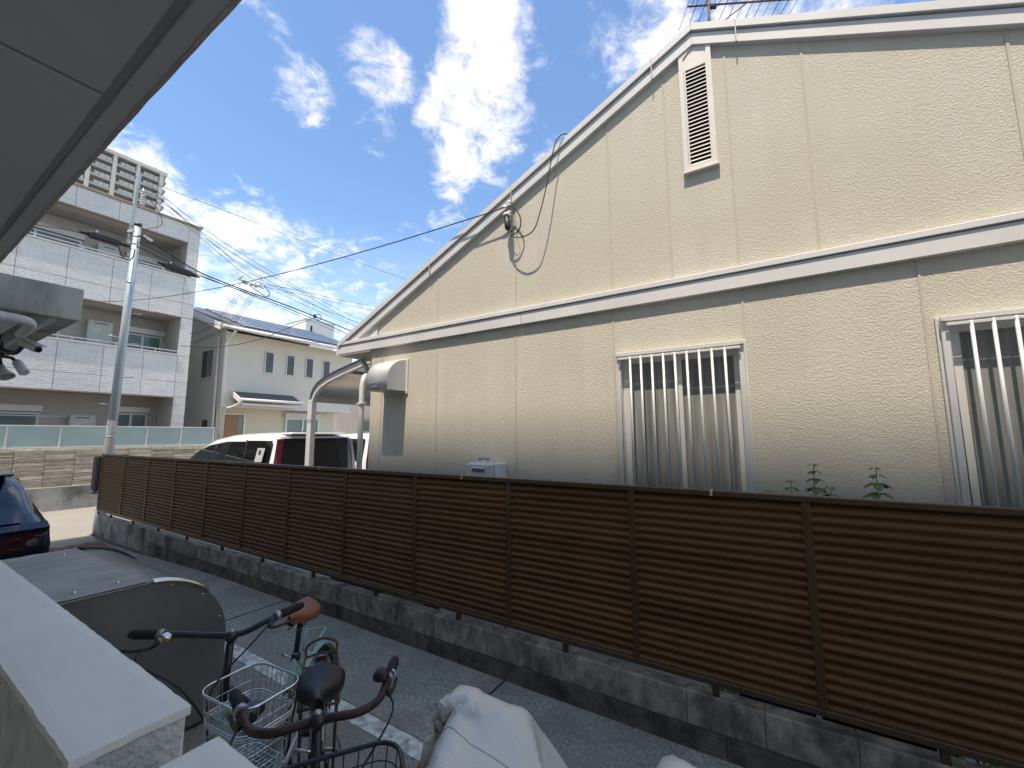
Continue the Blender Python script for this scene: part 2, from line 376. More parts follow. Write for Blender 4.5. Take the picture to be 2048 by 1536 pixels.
# ------------------------------------------------------------------ ground, lane, street
def structure(name, mat, mb, parent=None, bevel=0., loc=None):
    o = mb.build(name, mat, parent, bevel, loc)
    if parent is None: o['kind'] = 'structure'
    return o
structure('ground', 'ground_far', MB().add([(-900,-900,-.30),(900,-900,-.30),(900,900,-.30),(-900,900,-.30)], [(0,1,2,3)]))
def lane_z(x):
    t = min(1, max(0, (-5.5-x)/6.0)); return -.15*t*t*(3-2*t)
def lane_sheet(mb, x0, x1, y0, y1, dz, n=24):
    mb.grid(lambda u, v: (x0+(x1-x0)*u, y0+(y1-y0)*v, lane_z(x0+(x1-x0)*u)+dz), n, 2, smooth=True)
    return mb
lane = structure('lane', 'asphalt', lane_sheet(MB(), -11.9, 9.0, -9.0, 2.86, 0))
structure('lane_edge_strip', 'concrete_lane', lane_sheet(MB(), -11.9, 9.0, 2.02, 2.84, .004))
def painted(mb):
    lane_sheet(mb, -7.4, -.95, 1.895, 2.015, .0035)
structure('painted_line', 'line_paint', (lambda m: (painted(m), m)[1])(MB()), lane)
def joints(mb):
    for x in (-8.7, -4.72, -1.83, 1.1): mb.box(x-.006, x+.006, 2.02, 2.84, lane_z(x)+.0045, lane_z(x)+.0075)
structure('expansion_joint', 'dark_gap', (lambda m: (joints(m), m)[1])(MB()), lane)
structure('street', 'street', MB().box(-16.6, -11.9, -60, 70, -.29, -.152))
gut = structure('street_gutter', 'street', MB().box(-11.9, -11.55, -60, 2.3, -.29, -.146))
for i in range(5):
    g = MB(); y0 = -.9+i*.62
    g.box(-11.89, -11.56, y0, y0+.02, -.1455, -.1405).box(-11.89, -11.56, y0+.54, y0+.56, -.1455, -.1405)
    for k in range(9): g.box(-11.88+k*.037, -11.865+k*.037, y0+.02, y0+.54, -.1455, -.1405)
    g.build('drain_grate', 'grate', gut)
pav = structure('brick_paving', 'mortar', MB().box(-10.85, -9.55, .2, 2.76, -.29, -.128))
bw, bl = .105, .215
bm0 = MB().box(0, bl-.01, 0, bw-.01, 0, .03).build('paving_brick', 'brick_red', pav, .004)
first = True
for j in range(24):
    for i in range(8):
        x, y = -10.84+i*bl+(bl/2 if j % 2 else 0), .23+j*bw
        if x+bl > -9.55: continue
        o = bm0 if first else bm0.copy()
        if not first: COL.objects.link(o)
        first = False
        o.location = (x, y, -.140+rnd.uniform(-.002, .002)); o.rotation_euler = (0, 0, rnd.uniform(-.01, .01))
structure('house_yard', 'yard', MB().box(-11.55, 9.0, 2.95, 30, -.29, .06))

# ------------------------------------------------------------------ concrete block wall
bwall = thing('block_wall', 'low weathered grey concrete block wall under the brown louvre fence', 'wall', (-11.2, 2.865, -.15))
YB0, YB1, ZT = 2.79, 2.89, .315
rel(bwall, 'wall_core', 'mortar', MB().box(-11.19, 8.0, YB0+.008, YB1-.008, -.2, ZT-.006))
rb = random.Random(3)
for row, (z0, z1) in enumerate(((.135, ZT), (-.06, .13))):
    n = 0; x = -11.2 if row == 0 else -11.0
    x = -11.2
    while x < 7.8:
        w = .394
        if row == 1 and x == -11.2: w = .2
        pr_ = rb.uniform(0, .004)
        low = row == 1
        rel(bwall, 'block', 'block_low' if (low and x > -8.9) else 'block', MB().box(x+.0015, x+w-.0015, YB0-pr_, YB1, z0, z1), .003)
        x += w
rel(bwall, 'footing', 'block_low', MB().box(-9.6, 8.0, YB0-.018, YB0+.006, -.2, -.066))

# ------------------------------------------------------------------ louvre fence
YF = 2.818
fence = thing('louvre_fence', 'long dark brown aluminium louvre fence standing on the block wall', 'fence', (-11.4, YF, ZT))
posts = [-11.30, -10.07, -8.96, -7.89, -6.845, -5.785, -4.793, -3.777, -2.790, -1.801, -.847, .095, 1.04, 1.99, 2.96]
rel(fence, 'top_rail', 'brown_alu', MB().box(posts[0]-.02, 2.98, YF-.027, YF+.022, 1.434, 1.467), .004)
rel(fence, 'bottom_rail', 'brown_alu', MB().box(posts[0]-.02, 2.98, YF-.026, YF+.022, .376, .410), .004)
for i, x in enumerate(posts):
    rel(fence, 'post', 'brown_alu', MB().box(x-.020, x+.020, YF-.026, YF+.006, .410, 1.434), .003)
    q = x-.5 if i else x+.02
    rel(fence, 'foot', 'brown_alu', MB().box(q-.017, q+.017, YF-.014, YF+.016, ZT-.002, .376), .002)
    if i % 2 and i: rel(fence, 'rail_joint', 'rail_alu', MB().box(x-.465, x-.453, YF-.028, YF+.023, 1.4355, 1.4685))
NS, PIT = 21, .0486
prof = [(-.019, 0), (-.020, .002), (-.020, .013), (-.016, .0165), (.014, .047), (.019, .047), (.019, .043), (-.010, .012), (-.013, 0)]
slat_me = {}
for i in range(len(posts)-1):
    x0, x1 = posts[i]+.020, posts[i+1]-.020
    s0 = MB(); s0.prism([(p[0], p[1]) for p in prof], 'x', 0, x1-x0)
    o0 = s0.build('slat', 'brown_slat', fence)
    for k in range(NS):
        o = o0 if k == 0 else o0.copy()
        if k: COL.objects.link(o)
        o.location = (x0+11.4, -.002, .412+k*PIT-ZT); o.rotation_euler = (rnd.uniform(-.02, .02), 0, 0)

# ------------------------------------------------------------------ beige house
YH = 3.5
house = thing('beige_house', 'single storey beige house with textured wall panels and a wide gable roof', 'house', (-4.31, YH, .06))
AX, AZ, SL = -.39, 5.21, .476
def roof_z(x): return AZ-SL*abs(x-AX)
GAP = .005
rel(house, 'foundation', 'ret_concrete', MB().box(-4.29, 4.9, YH+.012, YH+7, -.2, .36))
rel(house, 'wall_core', 'cream_smooth', MB().prism([(-4.28, .362), (4.0, .362), (4.0, roof_z(4.0)-.25), (AX, AZ-.25), (-4.28, roof_z(-4.28)-.25)], 'y', YH+.10, YH+6.9))
# side wall facing the carport
WIN = [(-1.128, -.174, 1.12, 2.477), (.868, 1.822, 1.12, 2.485)]
lower = [-4.31, -4.11, -3.20, -2.16, -1.157, -.162, .81, 1.86, 2.8, 3.9]
for a, b in zip(lower, lower[1:]):
    m = MB(); a2, b2 = a+GAP, b-GAP; y0, y1 = YH, YH+.03; z0, z1 = .36, 2.93
    w = [q for q in WIN if a < q[0] < b]
    if w:
        wx0, wx1, wz0, wz1 = w[0]
        m.box(a2, b2, y0, y1, z0, wz0).box(a2, b2, y0, y1, wz1, z1)
        m.box(a2, wx0, y0, y1, wz0, wz1).box(wx1, b2, y0, y1, wz0, wz1)
    else: m.box(a2, b2, y0, y1, z0, z1)
    rel(house, 'wall_panel', 'cream', m)
upper = [-4.2, -3.20, -2.15, -1.153, -.645, -.165, .33, 1.32, 2.3, 3.3, 4.0]
for a, b in zip(upper, upper[1:]):
    a2, b2 = a+GAP, b-GAP; pts = [(a2, 2.99), (b2, 2.99), (b2, roof_z(b2)-.12)]
    if a2 < AX < b2: pts.append((AX, AZ-.12))
    pts.append((a2, roof_z(a2)-.12))
    rel(house, 'wall_panel', 'cream', MB().prism(pts, 'y', YH, YH+.03))
for x in lower[1:-1]:
    zz = 2.885
    segs = [(.37, zz)]
    rel(house, 'joint_strip', 'cream_joint', MB().box(x-.0075, x+.0075, YH-.005, YH+.021, .37, zz))
for x in upper[1:-1]:
    if -.6 < x < -.2: continue
    rel(house, 'joint_strip', 'cream_joint', MB().box(x-.0075, x+.0075, YH-.005, YH+.021, 3.046, roof_z(x)-.16))
# horizontal band
rel(house, 'fascia_board', 'trim', MB().box(-4.93, -2.07, YH-.045, YH+.02, 2.882, 2.995).box(-2.066, 4.1, YH-.045, YH+.02, 2.882, 2.995), .003)
rel(house, 'fascia_cap', 'trim', MB().box(-4.95, 4.12, YH-.058, YH+.02, 3.001, 3.045), .004)
# rakes
def rake(side, name, y0, y1, t0, t1, xend, mat, x_in=0.):
    s = -1 if side == 'l' else 1
    xa = AX+s*x_in; xe = AX+s*xend
    pts = [(xa, roof_z(xa)-t1), (xe, roof_z(xe)-t1), (xe, roof_z(xe)-t0), (xa, roof_z(xa)-t0)]
    return rel(house, name, mat, MB().prism(pts, 'y', y0, y1), .003)
for s in 'lr':
    rake(s, 'rake_cap', YH-.062, YH+.05, 0.0, .068, 4.55, 'trim')
    rake(s, 'rake_board', YH-.042, YH+.02, .078, .185, 4.30, 'trim')
for s, xs in ((-1, (.33, 1.78, 2.9)), (1, (.32, 1.9, 3.1))):
    for dx in xs:
        x = AX+s*dx
        rel(house, 'rake_joint', 'trim_dark', MB().prism([(x-.004, roof_z(x-.004)-.19), (x+.004, roof_z(x+.004)-.19), (x+.004, roof_z(x+.004)+.002), (x-.004, roof_z(x-.004)+.002)], 'y', YH-.0635, YH-.035))
rel(house, 'gable_filler', 'trim', MB().prism([(-4.80, 3.046), (-4.206, 3.046), (-4.206, roof_z(-4.206)-.17), (-4.66, 3.09)], 'y', YH-.012, YH+.02))
rf = rel(house, 'roof', 'roof_slate', MB().prism([(-4.98, roof_z(-4.98)+.004), (AX, AZ+.004), (4.2, roof_z(4.2)+.004), (4.2, roof_z(4.2)-.06), (AX, AZ-.06), (-4.98, roof_z(-4.98)-.06)], 'y', YH+.051, YH+7.2))
rel(house, 'soffit', 'trim_dark', MB().box(-4.92, -4.30, YH-.04, YH+7.1, 2.862, 2.880))
rel(house, 'gutter', 'trim', MB().tube([(-5.0, YH+.0, 2.93), (-5.0, YH+7.2, 2.93)], .05, 10))
dp = MB(); dp.tube(bez([(-4.93, YH+.35, 2.86), (-4.80, YH+.30, 2.76), (-4.60, YH+.18, 2.62), (-4.44, YH, 2.54), (-4.415, YH-.045, 2.42)], 5)+[(-4.415, YH-.045, .1)], .034, 12)
rel(house, 'downpipe', 'trim', dp)
for z in (2.2, 1.2): rel(house, 'pipe_clip', 'trim', MB().box(-4.458, -4.372, YH-.088, YH-.003, z-.012, z+.012), .002)
# gable vent
gv_poly = lambda g: [(-.505+g, 3.93+g), (-.258-g, 3.93+g), (-.258-g, 5.055-g), (-.395, 5.055-g), (-.505+g, 4.975-g)]
vf = MB()
o_, i_ = gv_poly(0), gv_poly(.035)
for k in range(5):
    l = (k+1) % 5
    vf.add([(o_[k][0], YH-.032, o_[k][1]), (o_[l][0], YH-.032, o_[l][1]), (i_[l][0], YH-.032, i_[l][1]), (i_[k][0], YH-.032, i_[k][1]),
            (o_[k][0], YH+.01, o_[k][1]), (o_[l][0], YH+.01, o_[l][1]), (i_[l][0], YH+.01, i_[l][1]), (i_[k][0], YH+.01, i_[k][1])],
           [(0,1,2,3), (0,4,5,1), (2,6,7,3)])
gv = rel(house, 'gable_vent', 'vent_white', vf)
rel(gv, 'vent_back', 'dark_gap', MB().prism(gv_poly(.03), 'y', YH-.0035, YH-.002))
rel(gv, 'vent_header', 'vent_white', MB().prism([(-.47, 4.83), (-.293, 4.83), (-.293, 5.02), (-.40, 5.02), (-.47, 4.965)], 'y', YH-.022, YH-.006))
rel(gv, 'vent_sill', 'vent_white', MB().box(-.515, -.248, YH-.042, YH+.01, 3.908, 3.929), .003)
for s in (-.468, -.302): rel(gv, 'vent_stile', 'vent_white', MB().box(s, s+.012, YH-.027, YH-.006, 3.966, 4.83))
for k in range(25):
    z = 3.972+k*.0343
    rel(gv, 'vent_slat', 'vent_white', MB().add([(-.455, YH-.026, z), (-.303, YH-.026, z), (-.303, YH-.022, z), (-.455, YH-.022, z), (-.455, YH-.010, z+.022), (-.303, YH-.010, z+.022), (-.303, YH-.006, z+.022), (-.455, YH-.006, z+.022)],
        [(0,1,2,3), (4,7,6,5), (0,4,5,1), (3,2,6,7), (0,3,7,4), (1,5,6,2)]))
# windows with security bars
for wi, (x0, x1, z0, z1) in enumerate(WIN):
    fr = MB(); yo, yi = YH-.036, YH+.05
    fr.box(x0, x0+.035, yo, yi, z0, z1).box(x1-.035, x1, yo, yi, z0, z1).box(x0+.035, x1-.035, yo, yi, z1-.03, z1).box(x0+.035, x1-.035, yo, yi, z0, z0+.03)
    w = rel(house, 'window', 'alu_white', fr, .003)
    rel(w, 'window_back', 'dark_gap', MB().box(x0+.036, x1-.036, YH+.075, YH+.08, z0+.03, z1-.03))
    rel(w, 'frame_rim', 'alu_white', MB().box(x0-.016, x0-.001, YH-.016, YH-.001, z0, z1+.012), .002); rel(w, 'frame_rim', 'alu_white', MB().box(x1+.001, x1+.016, YH-.016, YH-.001, z0, z1+.012), .002)
    rel(w, 'window_header', 'alu_white', MB().box(x0-.001, x1+.001, YH-.06, YH-.037, z1-.022, z1+.006), .002)
    mid = (x0+x1)/2
    for s, (a, b, y) in enumerate(((x0+.037, mid+.03, YH+.022), (mid-.03, x1-.037, YH+.046))):
        sa = MB(); t = .052 if s == 0 else .04
        sa.box(a, a+t, y, y+.022, z0+.031, z1-.031).box(b-t, b, y, y+.022, z0+.031, z1-.031).box(a+t, b-t, y, y+.022, z1-.085, z1-.031).box(a+t, b-t, y, y+.022, z0+.031, z0+.1)
        rel(w, 'sash', 'alu_white', sa, .002)
        rel(w, 'pane', 'frost_glass' , MB().box(a+t, b-t, y+.009, y+.013, z0+.1, z1-.085))
    nb = 9
    for k in range(1, nb+1):
        x = x0+.035+(x1-x0-.07)*k/(nb+1)
        rel(w, 'security_bar', 'alu_white', MB().tube([(x, YH-.062, z0+.02), (x, YH-.062, z1-.035)], .0095, 8))
    rel(w, 'bar_rail', 'alu_white', MB().box(x0+.02, x1-.02, YH-.070, YH-.054, z1-.055, z1-.037).box(x0+.02, x1-.02, YH-.070, YH-.054, z0+.02, z0+.038), .002)
# vent hood
hx0, hx1, hz0, hz1, hd = -4.045, -3.657, 2.318, 2.690, .295
prof_h = [(YH-.02, hz0)]+[(YH-.02, hz1-.006)]+[(YH-.02-(hd-.02)*math.sin(t*math.pi/2/10), hz0+.12+(hz1-.006-hz0-.12)*math.cos(t*math.pi/2/10)) for t in range(1, 11)]+[(YH-hd, hz0)]
vh = rel(house, 'vent_hood', 'unit_white', MB().prism(prof_h, 'x', hx0+.012, hx1-.012))
for p in vh.data.polygons: p.use_smooth = abs(p.normal.x) < .3 and p.normal.z > -.5
rel(vh, 'hood_flange', 'unit_white', MB().box(hx0-.012, hx1+.012, YH-.019, YH-.001, hz0-.03, hz1+.012), .003)
rel(vh, 'hood_label', 'trim_dark', MB().box(-3.93, -3.84, YH-hd-.0022, YH-hd+.001, hz0+.035, hz0+.05))
rel(vh, 'hood_rib', 'unit_white', MB().box(-3.985, -3.79, YH-hd-.004, YH-hd+.002, hz0+.082, hz0+.088))

# water heater on the wall
wh = thing('water_heater', 'white box water heater on the beige wall just above the fence', 'water heater', (-2.43, YH-.1, .8))
hb = rel(wh, 'casing', 'unit_white', MB().box(-2.61, -2.262, YH-.19, YH-.002, .85, 1.535), .012)
rel(wh, 'front_cover', 'unit_white', MB().box(-2.613, -2.30, YH-.205, YH-.1905, .86, 1.52), .006)
rel(wh, 'exhaust_frame', 'chrome', MB().box(-2.535, -2.385, YH-.213, YH-.2055, 1.448, 1.492), .004)
rel(wh, 'exhaust_slot', 'dark_gap', MB().box(-2.528, -2.392, YH-.2145, YH-.2135, 1.455, 1.485))
for k in range(2): rel(wh, 'slot_louvre', 'steel', MB().box(-2.528, -2.392, YH-.2165, YH-.215, 1.463+k*.011, 1.467+k*.011))
for x in (-2.585, -2.335): rel(wh, 'screw', 'steel', MB().box(x, x+.01, YH-.208, YH-.2055, 1.505, 1.515))
npl = thing('name_plate', 'small cream plate with dark lettering above the water heater', 'plate', (-2.49, YH-.05, 1.535))
rel(npl, 'plate', 'paper', MB().box(-2.572, -2.415, YH-.07, YH-.064, 1.537, 1.598), .002)
def text_mesh(body, size, mat, name, parent, M4, depth=.0008):
    cu = bpy.data.curves.new(name, 'FONT'); cu.body = body; cu.size = size; cu.extrude = depth; cu.align_x = 'CENTER'; cu.align_y = 'CENTER'
    tmp = bpy.data.objects.new(name, cu); COL.objects.link(tmp); bpy.context.view_layer.update()
    dg = bpy.context.evaluated_depsgraph_get(); me = bpy.data.meshes.new_from_object(tmp.evaluated_get(dg))
    bpy.data.objects.remove(tmp); me.transform(M4); me.materials.clear(); me.materials.append(MATS[mat])
    L0 = Vector((0,0,0)); p = parent
    while p is not None: L0 += p.location; p = p.parent
    me.transform(Matrix.Translation(-L0)); return link(name, me, parent)
RX = Matrix.Rotation(rad(90), 4, 'X')
text_mesh('ago & ago', .034, 'ink', 'lettering', npl, Matrix.Translation((-2.493, YH-.0712, 1.568)) @ RX)

# service cable entry on the gable
sv = thing('service_bracket', 'cable bracket with insulators and black sleeve on the gable wall', 'cable bracket', (-2.185, YH, 3.87))
rel(sv, 'bracket_strap', 'steel', MB().box(-2.196, -2.172, YH-.035, YH-.004, 3.89, 4.19), .002)
for z in (4.16, 4.05): rel(sv, 'insulator', 'unit_white', MB().lathe((-2.184, YH-.07, z), [(0, -.03), (.022, -.028), (.022, -.012), (.014, 0), (.022, .012), (.02, .028), (0, .03)], (0, 0, 1), 12))
rel(sv, 'sleeve', 'black_plastic', MB().lathe((-2.190, YH-.10, 3.955), [(0, -.085), (.022, -.083), (.031, -.06), (.031, .06), (0, .062)], (-.10, 0, 1), 14))
rel(sv, 'sleeve_cap', 'unit_white', MB().lathe((-2.198, YH-.10, 4.03), [(0, -.02), (.036, -.018), (.036, .008), (.02, .024), (0, .026)], (-.10, 0, 1), 14))
rel(sv, 'coil', 'cable', MB().tube(bez([(-2.188, 3.42, 4.141), (-2.112, 3.42, 4.089), (-2.057, 3.42, 4.0), (-2.04, 3.42, 3.917), (-2.059, 3.42, 3.846), (-2.102, 3.41, 3.808), (-2.151, 3.40, 3.81), (-2.18, 3.40, 3.86)]), .007, 6))
rel(sv, 'thin_wire', 'cable_grey', MB().tube(bez([(-2.17, 3.43, 4.12), (-2.125, 3.44, 4.063), (-2.116, 3.44, 3.926), (-2.09, 3.44, 3.822), (-2.127, 3.44, 3.773), (-2.17, 3.44, 3.816), (-2.151, 3.44, 3.95)]), .0025, 5))
rel(sv, 'anchor_clamp', 'steel', MB().tube([(-2.31, 3.40, 4.117), (-2.24, 3.40, 4.128), (-2.17, 3.43, 4.135)], [.008, .014, .010], 8))
lp = tag(MB().tube(bez([(-2.186, 3.4, 3.875), (-2.17, 3.39, 3.83), (-2.114, 3.38, 3.772), (-1.999, 3.37, 3.727), (-1.87, 3.37, 3.761), (-1.799, 3.37, 3.91), (-1.733, 3.38, 4.15), (-1.683, 3.39, 4.396), (-1.646, 3.4, 4.561), (-1.605, 3.41, 4.649), (-1.541, 3.45, 4.69), (-1.50, 3.62, 4.70)]), .0055, 6).build('looped_cable', 'cable'), 'dark cable looping from the gable bracket up over the roof edge', 'cable')

# aerial on the ridge
an = thing('roof_antenna', 'rusty television antenna on the ridge of the beige roof', 'antenna', (-.41, 6.0, 5.2))
bd, ed = Vector((.88, .475, 0)).normalized(), Vector((-.475, .88, 0)).normalized()
b0 = Vector((-.70, 5.95, 7.98))
def A_(t, z=0.): return b0+bd*t+Vector((0, 0, z))
mast = A_(.30)
rel(an, 'mast', 'rust', MB().tube([(mast.x, mast.y, 5.0), (mast.x, mast.y, 8.25)], .018, 8))
rel(an, 'boom', 'rust', MB().tube([A_(0), A_(1.6)], .013, 6))
rel(an, 'stay', 'rust', MB().tube([A_(.85), (mast.x, mast.y, 7.55)], .009, 6))
for k in range(13):
    t = .0+k*.125+(.05 if k > 3 else 0); h = .32-.008*k
    if k == 0: h = .36
    rel(an, 'element', 'black_plastic' if k % 3 else 'steel', MB().tube([A_(t)-ed*h, A_(t)+ed*h], .005, 5))
rel(an, 'dipole_box', 'black_plastic', MB().bar(A_(.36, -.03)-bd*.05, A_(.36, -.03)+bd*.05, .05, .05), .004)
rel(an, 'upper_boom', 'rust', MB().tube([A_(.1, .24), A_(1.3, .24)], .011, 6))
for k in range(6): rel(an, 'upper_element', 'black_plastic', MB().tube([A_(.15+k*.2, .24)-ed*.25, A_(.15+k*.2, .24)+ed*.25], .005, 5))

# ------------------------------------------------------------------ carport
cp = thing('carport', 'white lean-to carport with curved roof beside the beige house', 'carport', (-6.64, 4.2, .06))
CY0, CY1 = 4.2, 7.4
cprof = bez([(-6.64, 2.36), (-6.60, 2.50), (-6.48, 2.62), (-6.25, 2.74), (-5.3, 2.965), (-4.34, 3.19)], 6)
cprof = [(p.x, p.y) for p in [Vector((q[0], q[1], 0)) for q in [(-6.64, 2.40), (-6.615, 2.50), (-6.55, 2.60), (-6.43, 2.69), (-6.22, 2.77), (-5.9, 2.85), (-5.3, 2.975), (-4.36, 3.15)]]]
for y in (CY0, (CY0+CY1)/2, CY1):
    rel(cp, 'post', 'trim', MB().box(-6.70, -6.585, y-.045, y+.045, .05, 2.40), .006)
    rel(cp, 'arm', 'trim', MB().prism([(x, z) for x, z in cprof]+[(x+.03, z-.095) for x, z in reversed(cprof)], 'y', y-.03, y+.03), .003)
rel(cp, 'eave_beam', 'trim', MB().box(-6.665, -6.61, CY0+.05, CY1+.1, 2.37, 2.475), .004)
sh = MB(); n = len(cprof)
sh.add([(x, y, z+.006) for y in (CY0-.06, CY1+.1) for x, z in cprof]+[(x, y, z+.012) for y in (CY0-.06, CY1+.1) for x, z in cprof],
       [(i, i+1, n+i+1, n+i) for i in range(n-1)]+[(2*n+i, 3*n+i, 3*n+i+1, 2*n+i+1) for i in range(n-1)], True)
rel(cp, 'roof_sheet', 'poly_grey', sh)
for x, z in cprof[5:6]: rel(cp, 'roof_purlin', 'trim_dark', MB().box(x-.015, x+.015, CY0+.04, CY1, z-.03, z+.002))

# ------------------------------------------------------------------ plants behind the fence
def weed(name, label, x, y, z0, z1, nl, seed):
    r = random.Random(seed); t = thing(name, label, 'plant', (x, y, z0), 'weeds behind the fence')
    pts = bez([(0, 0, 0), (r.uniform(-.02, .02), r.uniform(-.02, .02), (z1-z0)*.5), (0, 0, z1-z0)], 5)
    MB().tube(pts, [.005-.003*i/len(pts) for i in range(len(pts))], 6).build('stem', 'stem_red', t)
    for k in range(nl):
        h = (z1-z0)-.040*k-.003*k*k; sz = .028+.085*min(1, k/5)*r.uniform(.7, 1.2)
        for q in range(5):
            a = q*1.257+k*.6+r.uniform(-.4, .4); L_ = sz*r.uniform(.8, 1.15); W = L_*.34
            da, pa = Vector((math.cos(a), math.sin(a), 0)), Vector((-math.sin(a), math.cos(a), 0))
            rows = []
            for i in range(6):
                s = i/5; dr = .25*s-.95*s*s; w = W*math.sin(math.pi*min(1, s*.92+.05))**.8
                c = da*(.008+L_*s)+Vector((0, 0, h+L_*dr*.7)); rows += [c-pa*w+Vector((0, 0, -.2*w)), c+Vector((0, 0, .15*w)), c+pa*w+Vector((0, 0, -.2*w))]
            MB().add(rows, [(3*i+j, 3*i+j+1, 3*i+j+4, 3*i+j+3) for i in range(5) for j in range(2)], True).build('leaf', 'leaf', t, fixn=False)
    return t
weed('weed', 'tallest weed tip above the fence between the two barred windows', .172, 3.30, .3, 1.608, 9, 1)
weed('weed', 'weed shoot nearest the first barred window above the fence', .044, 3.31, .3, 1.497, 8, 2)
weed('weed', 'short weed tip just right of the tallest weed', .250, 3.31, .3, 1.470, 7, 3)
weed('weed', 'lone upright weed with layered leaves nearest the right edge window', .474, 3.30, .3, 1.597, 9, 4)
weed('weed', 'barely visible weed tip beside the first barred window frame', -.075, 3.31, .3, 1.428, 7, 5)

# ------------------------------------------------------------------ street wall, stone cladding, glass fence
XS = -16.5
rw = thing('retaining_wall', 'stone clad garden wall on a stained concrete base across the street', 'wall', (XS-.2, 3, -.15))
rel(rw, 'concrete_base', 'ret_concrete', MB().box(XS-.5, XS, -14, 7.2, -.3, .455), .008)
rel(rw, 'base_cap', 'ret_cap', MB().box(XS-.5, XS+.012, -14, 7.2, .456, .480), .004)
rel(rw, 'stone_core', 'mortar', MB().box(XS-.4, XS-.075, -13.9, 7.15, .48, 1.49))
rs = random.Random(11)
for r_ in range(9):
    z0 = .482+r_*.1125
    y = -6.0
    while y < 7.05:
        L_ = .56; y1 = min(y+L_, 7.14)
        d = rs.uniform(.0, .03); bm = MB()
        # each course piece splits into two or three uneven ledges
        zz = z0+.003; n = rs.choice((2, 2, 3))
        for k in range(n):
            h = (.1065)/n; dd = rs.uniform(-.012, .022)
            bm.box(XS-.08, XS-.035+d*.6+dd, y+.004, y1-.004, zz, zz+h-.003); zz += h
        rel(rw, 'stone_strip', 'stone', bm, .004)
        y += L_
gf = thing('glass_fence', 'frosted aqua glass fence with pale rails on top of the stone wall', 'fence', (XS-.2, 3, 1.49))
rel(gf, 'rail', 'rail_alu', MB().box(XS-.23, XS-.16, -6, 6.95, 1.492, 1.535), .004)
rel(gf, 'rail', 'rail_alu', MB().box(XS-.225, XS-.165, -6, 6.95, 2.085, 2.120), .004)
gy = [-3.6, -2.0, -.2, 1.45, 2.22, 3.21, 5.09, 6.0, 6.93]
gy = [-3.2, -1.4, .45, 2.25, 3.21, 5.09, 5.98, 6.93]
for y in gy: rel(gf, 'post', 'rail_alu', MB().box(XS-.215, XS-.175, y-.022, y+.022, 1.535, 2.085), .004)
for a, b in zip(gy, gy[1:]): rel(gf, 'glass_panel', 'aqua_glass', MB().box(XS-.200, XS-.190, a+.023, b-.023, 1.537, 2.083))

# ------------------------------------------------------------------ three storey tile building
XB = -17.6
tb = thing('tile_building', 'three storey white split-tile apartment block with recessed balconies', 'building', (XB-3, 2, -.15))
YR, YL = 6.36, -9.0
rel(tb, 'core_wall', 'balcony_wall', MB().box(XB-9, XB-1.42, YL, YR-.12, -.3, 9.3))
bands = [(-.3, .9, 0), (3.17, 4.62, 1), (6.0, 7.46, 1), (8.78, 9.42, 1)]   # solid strips between the balcony openings
YO = 6.0                                                             # right end of the openings
def band_pieces(z0, z1, zs, ys, xo=XB):
    for za, zb in zip(zs, zs[1:]):
        for ya, yb in zip(ys, ys[1:]):
            rel(tb, 'siding_panel', 'white_siding', MB().box(xo-.06, xo, ya+.006, yb-.006, za+.006, zb-.006))
ysd = [YL, -7.4, -5.8, -4.2, -2.6, -1.0, .1, 1.1, 2.1, 3.1, 4.1, 5.08, YO]
for z0, z1, k in bands:
    rel(tb, 'band_core', 'balcony_wall', MB().box(XB-.16, XB-.05, YL, YO, z0, z1-.002))
    zs = [z0, z1] if z1-z0 < .7 else [z0, z0+.52, z1]
    band_pieces(z0, z1, zs, ysd)
rel(tb, 'pier_core', 'balcony_wall', MB().box(XB-1.42, XB-.05, YO+.01, YR-.05, -.3, 9.42))
zz = [-.3, .9, 2.0, 3.17, 3.69, 4.62, 6.0, 6.52, 7.46, 8.78, 9.42]
for a, b in zip(zz, zz[1:]):
    rel(tb, 'siding_panel', 'white_siding', MB().box(XB-.06, XB, YO+.006, YR-.006, a+.006, b-.006))
    rel(tb, 'siding_panel', 'white_siding', MB().box(XB-9, XB-.062, YR-.05, YR-.002, a+.006, b-.006))
rel(tb, 'parapet_cap', 'cap_brown', MB().box(XB-9, XB+.05, YL, YR+.05, 9.421, 9.50), .01)
rel(tb, 'roof_deck', 'balcony_wall', MB().box(XB-8.9, XB-.17, YL, YR-.13, 9.0, 9.2))
for z0, z1 in ((4.62, 6.0), (7.46, 8.78)):
    rel(tb, 'sill_cap', 'rail_alu', MB().box(XB-.18, XB+.03, YL, YO, z0+.001, z0+.05), .006)
    rel(tb, 'hand_rail', 'rail_alu', MB().box(XB-.11, XB-.06, YL, YO-.002, z0+.14, z0+.175), .004)
    for y in range(-8, 6, 1): rel(tb, 'rail_stud', 'rail_alu', MB().box(XB-.10, XB-.07, y+.38, y+.41, z0+.05, z0+.14))
    rel(tb, 'opening_trim', 'cap_brown', MB().box(XB-.17, XB+.02, YL, YO, z1-.035, z1-.002))
    rel(tb, 'balcony_floor', 'balcony_wall', MB().box(XB-1.42, XB-.16, YL, YO+.02, z0-1.0, z0-.86))
    rel(tb, 'balcony_ceiling', 'balcony_wall', MB().box(XB-1.42, XB-.16, YL, YO+.02, z1+.02, z1+.1))
rel(tb, 'balcony_ceiling', 'balcony_wall', MB().box(XB-1.42, XB-.16, YL, YO+.02, 3.19, 3.27))
rel(tb, 'opening_trim', 'cap_brown', MB().box(XB-.17, XB+.02, YL, YO, 3.135, 3.168))
XW = XB-1.42
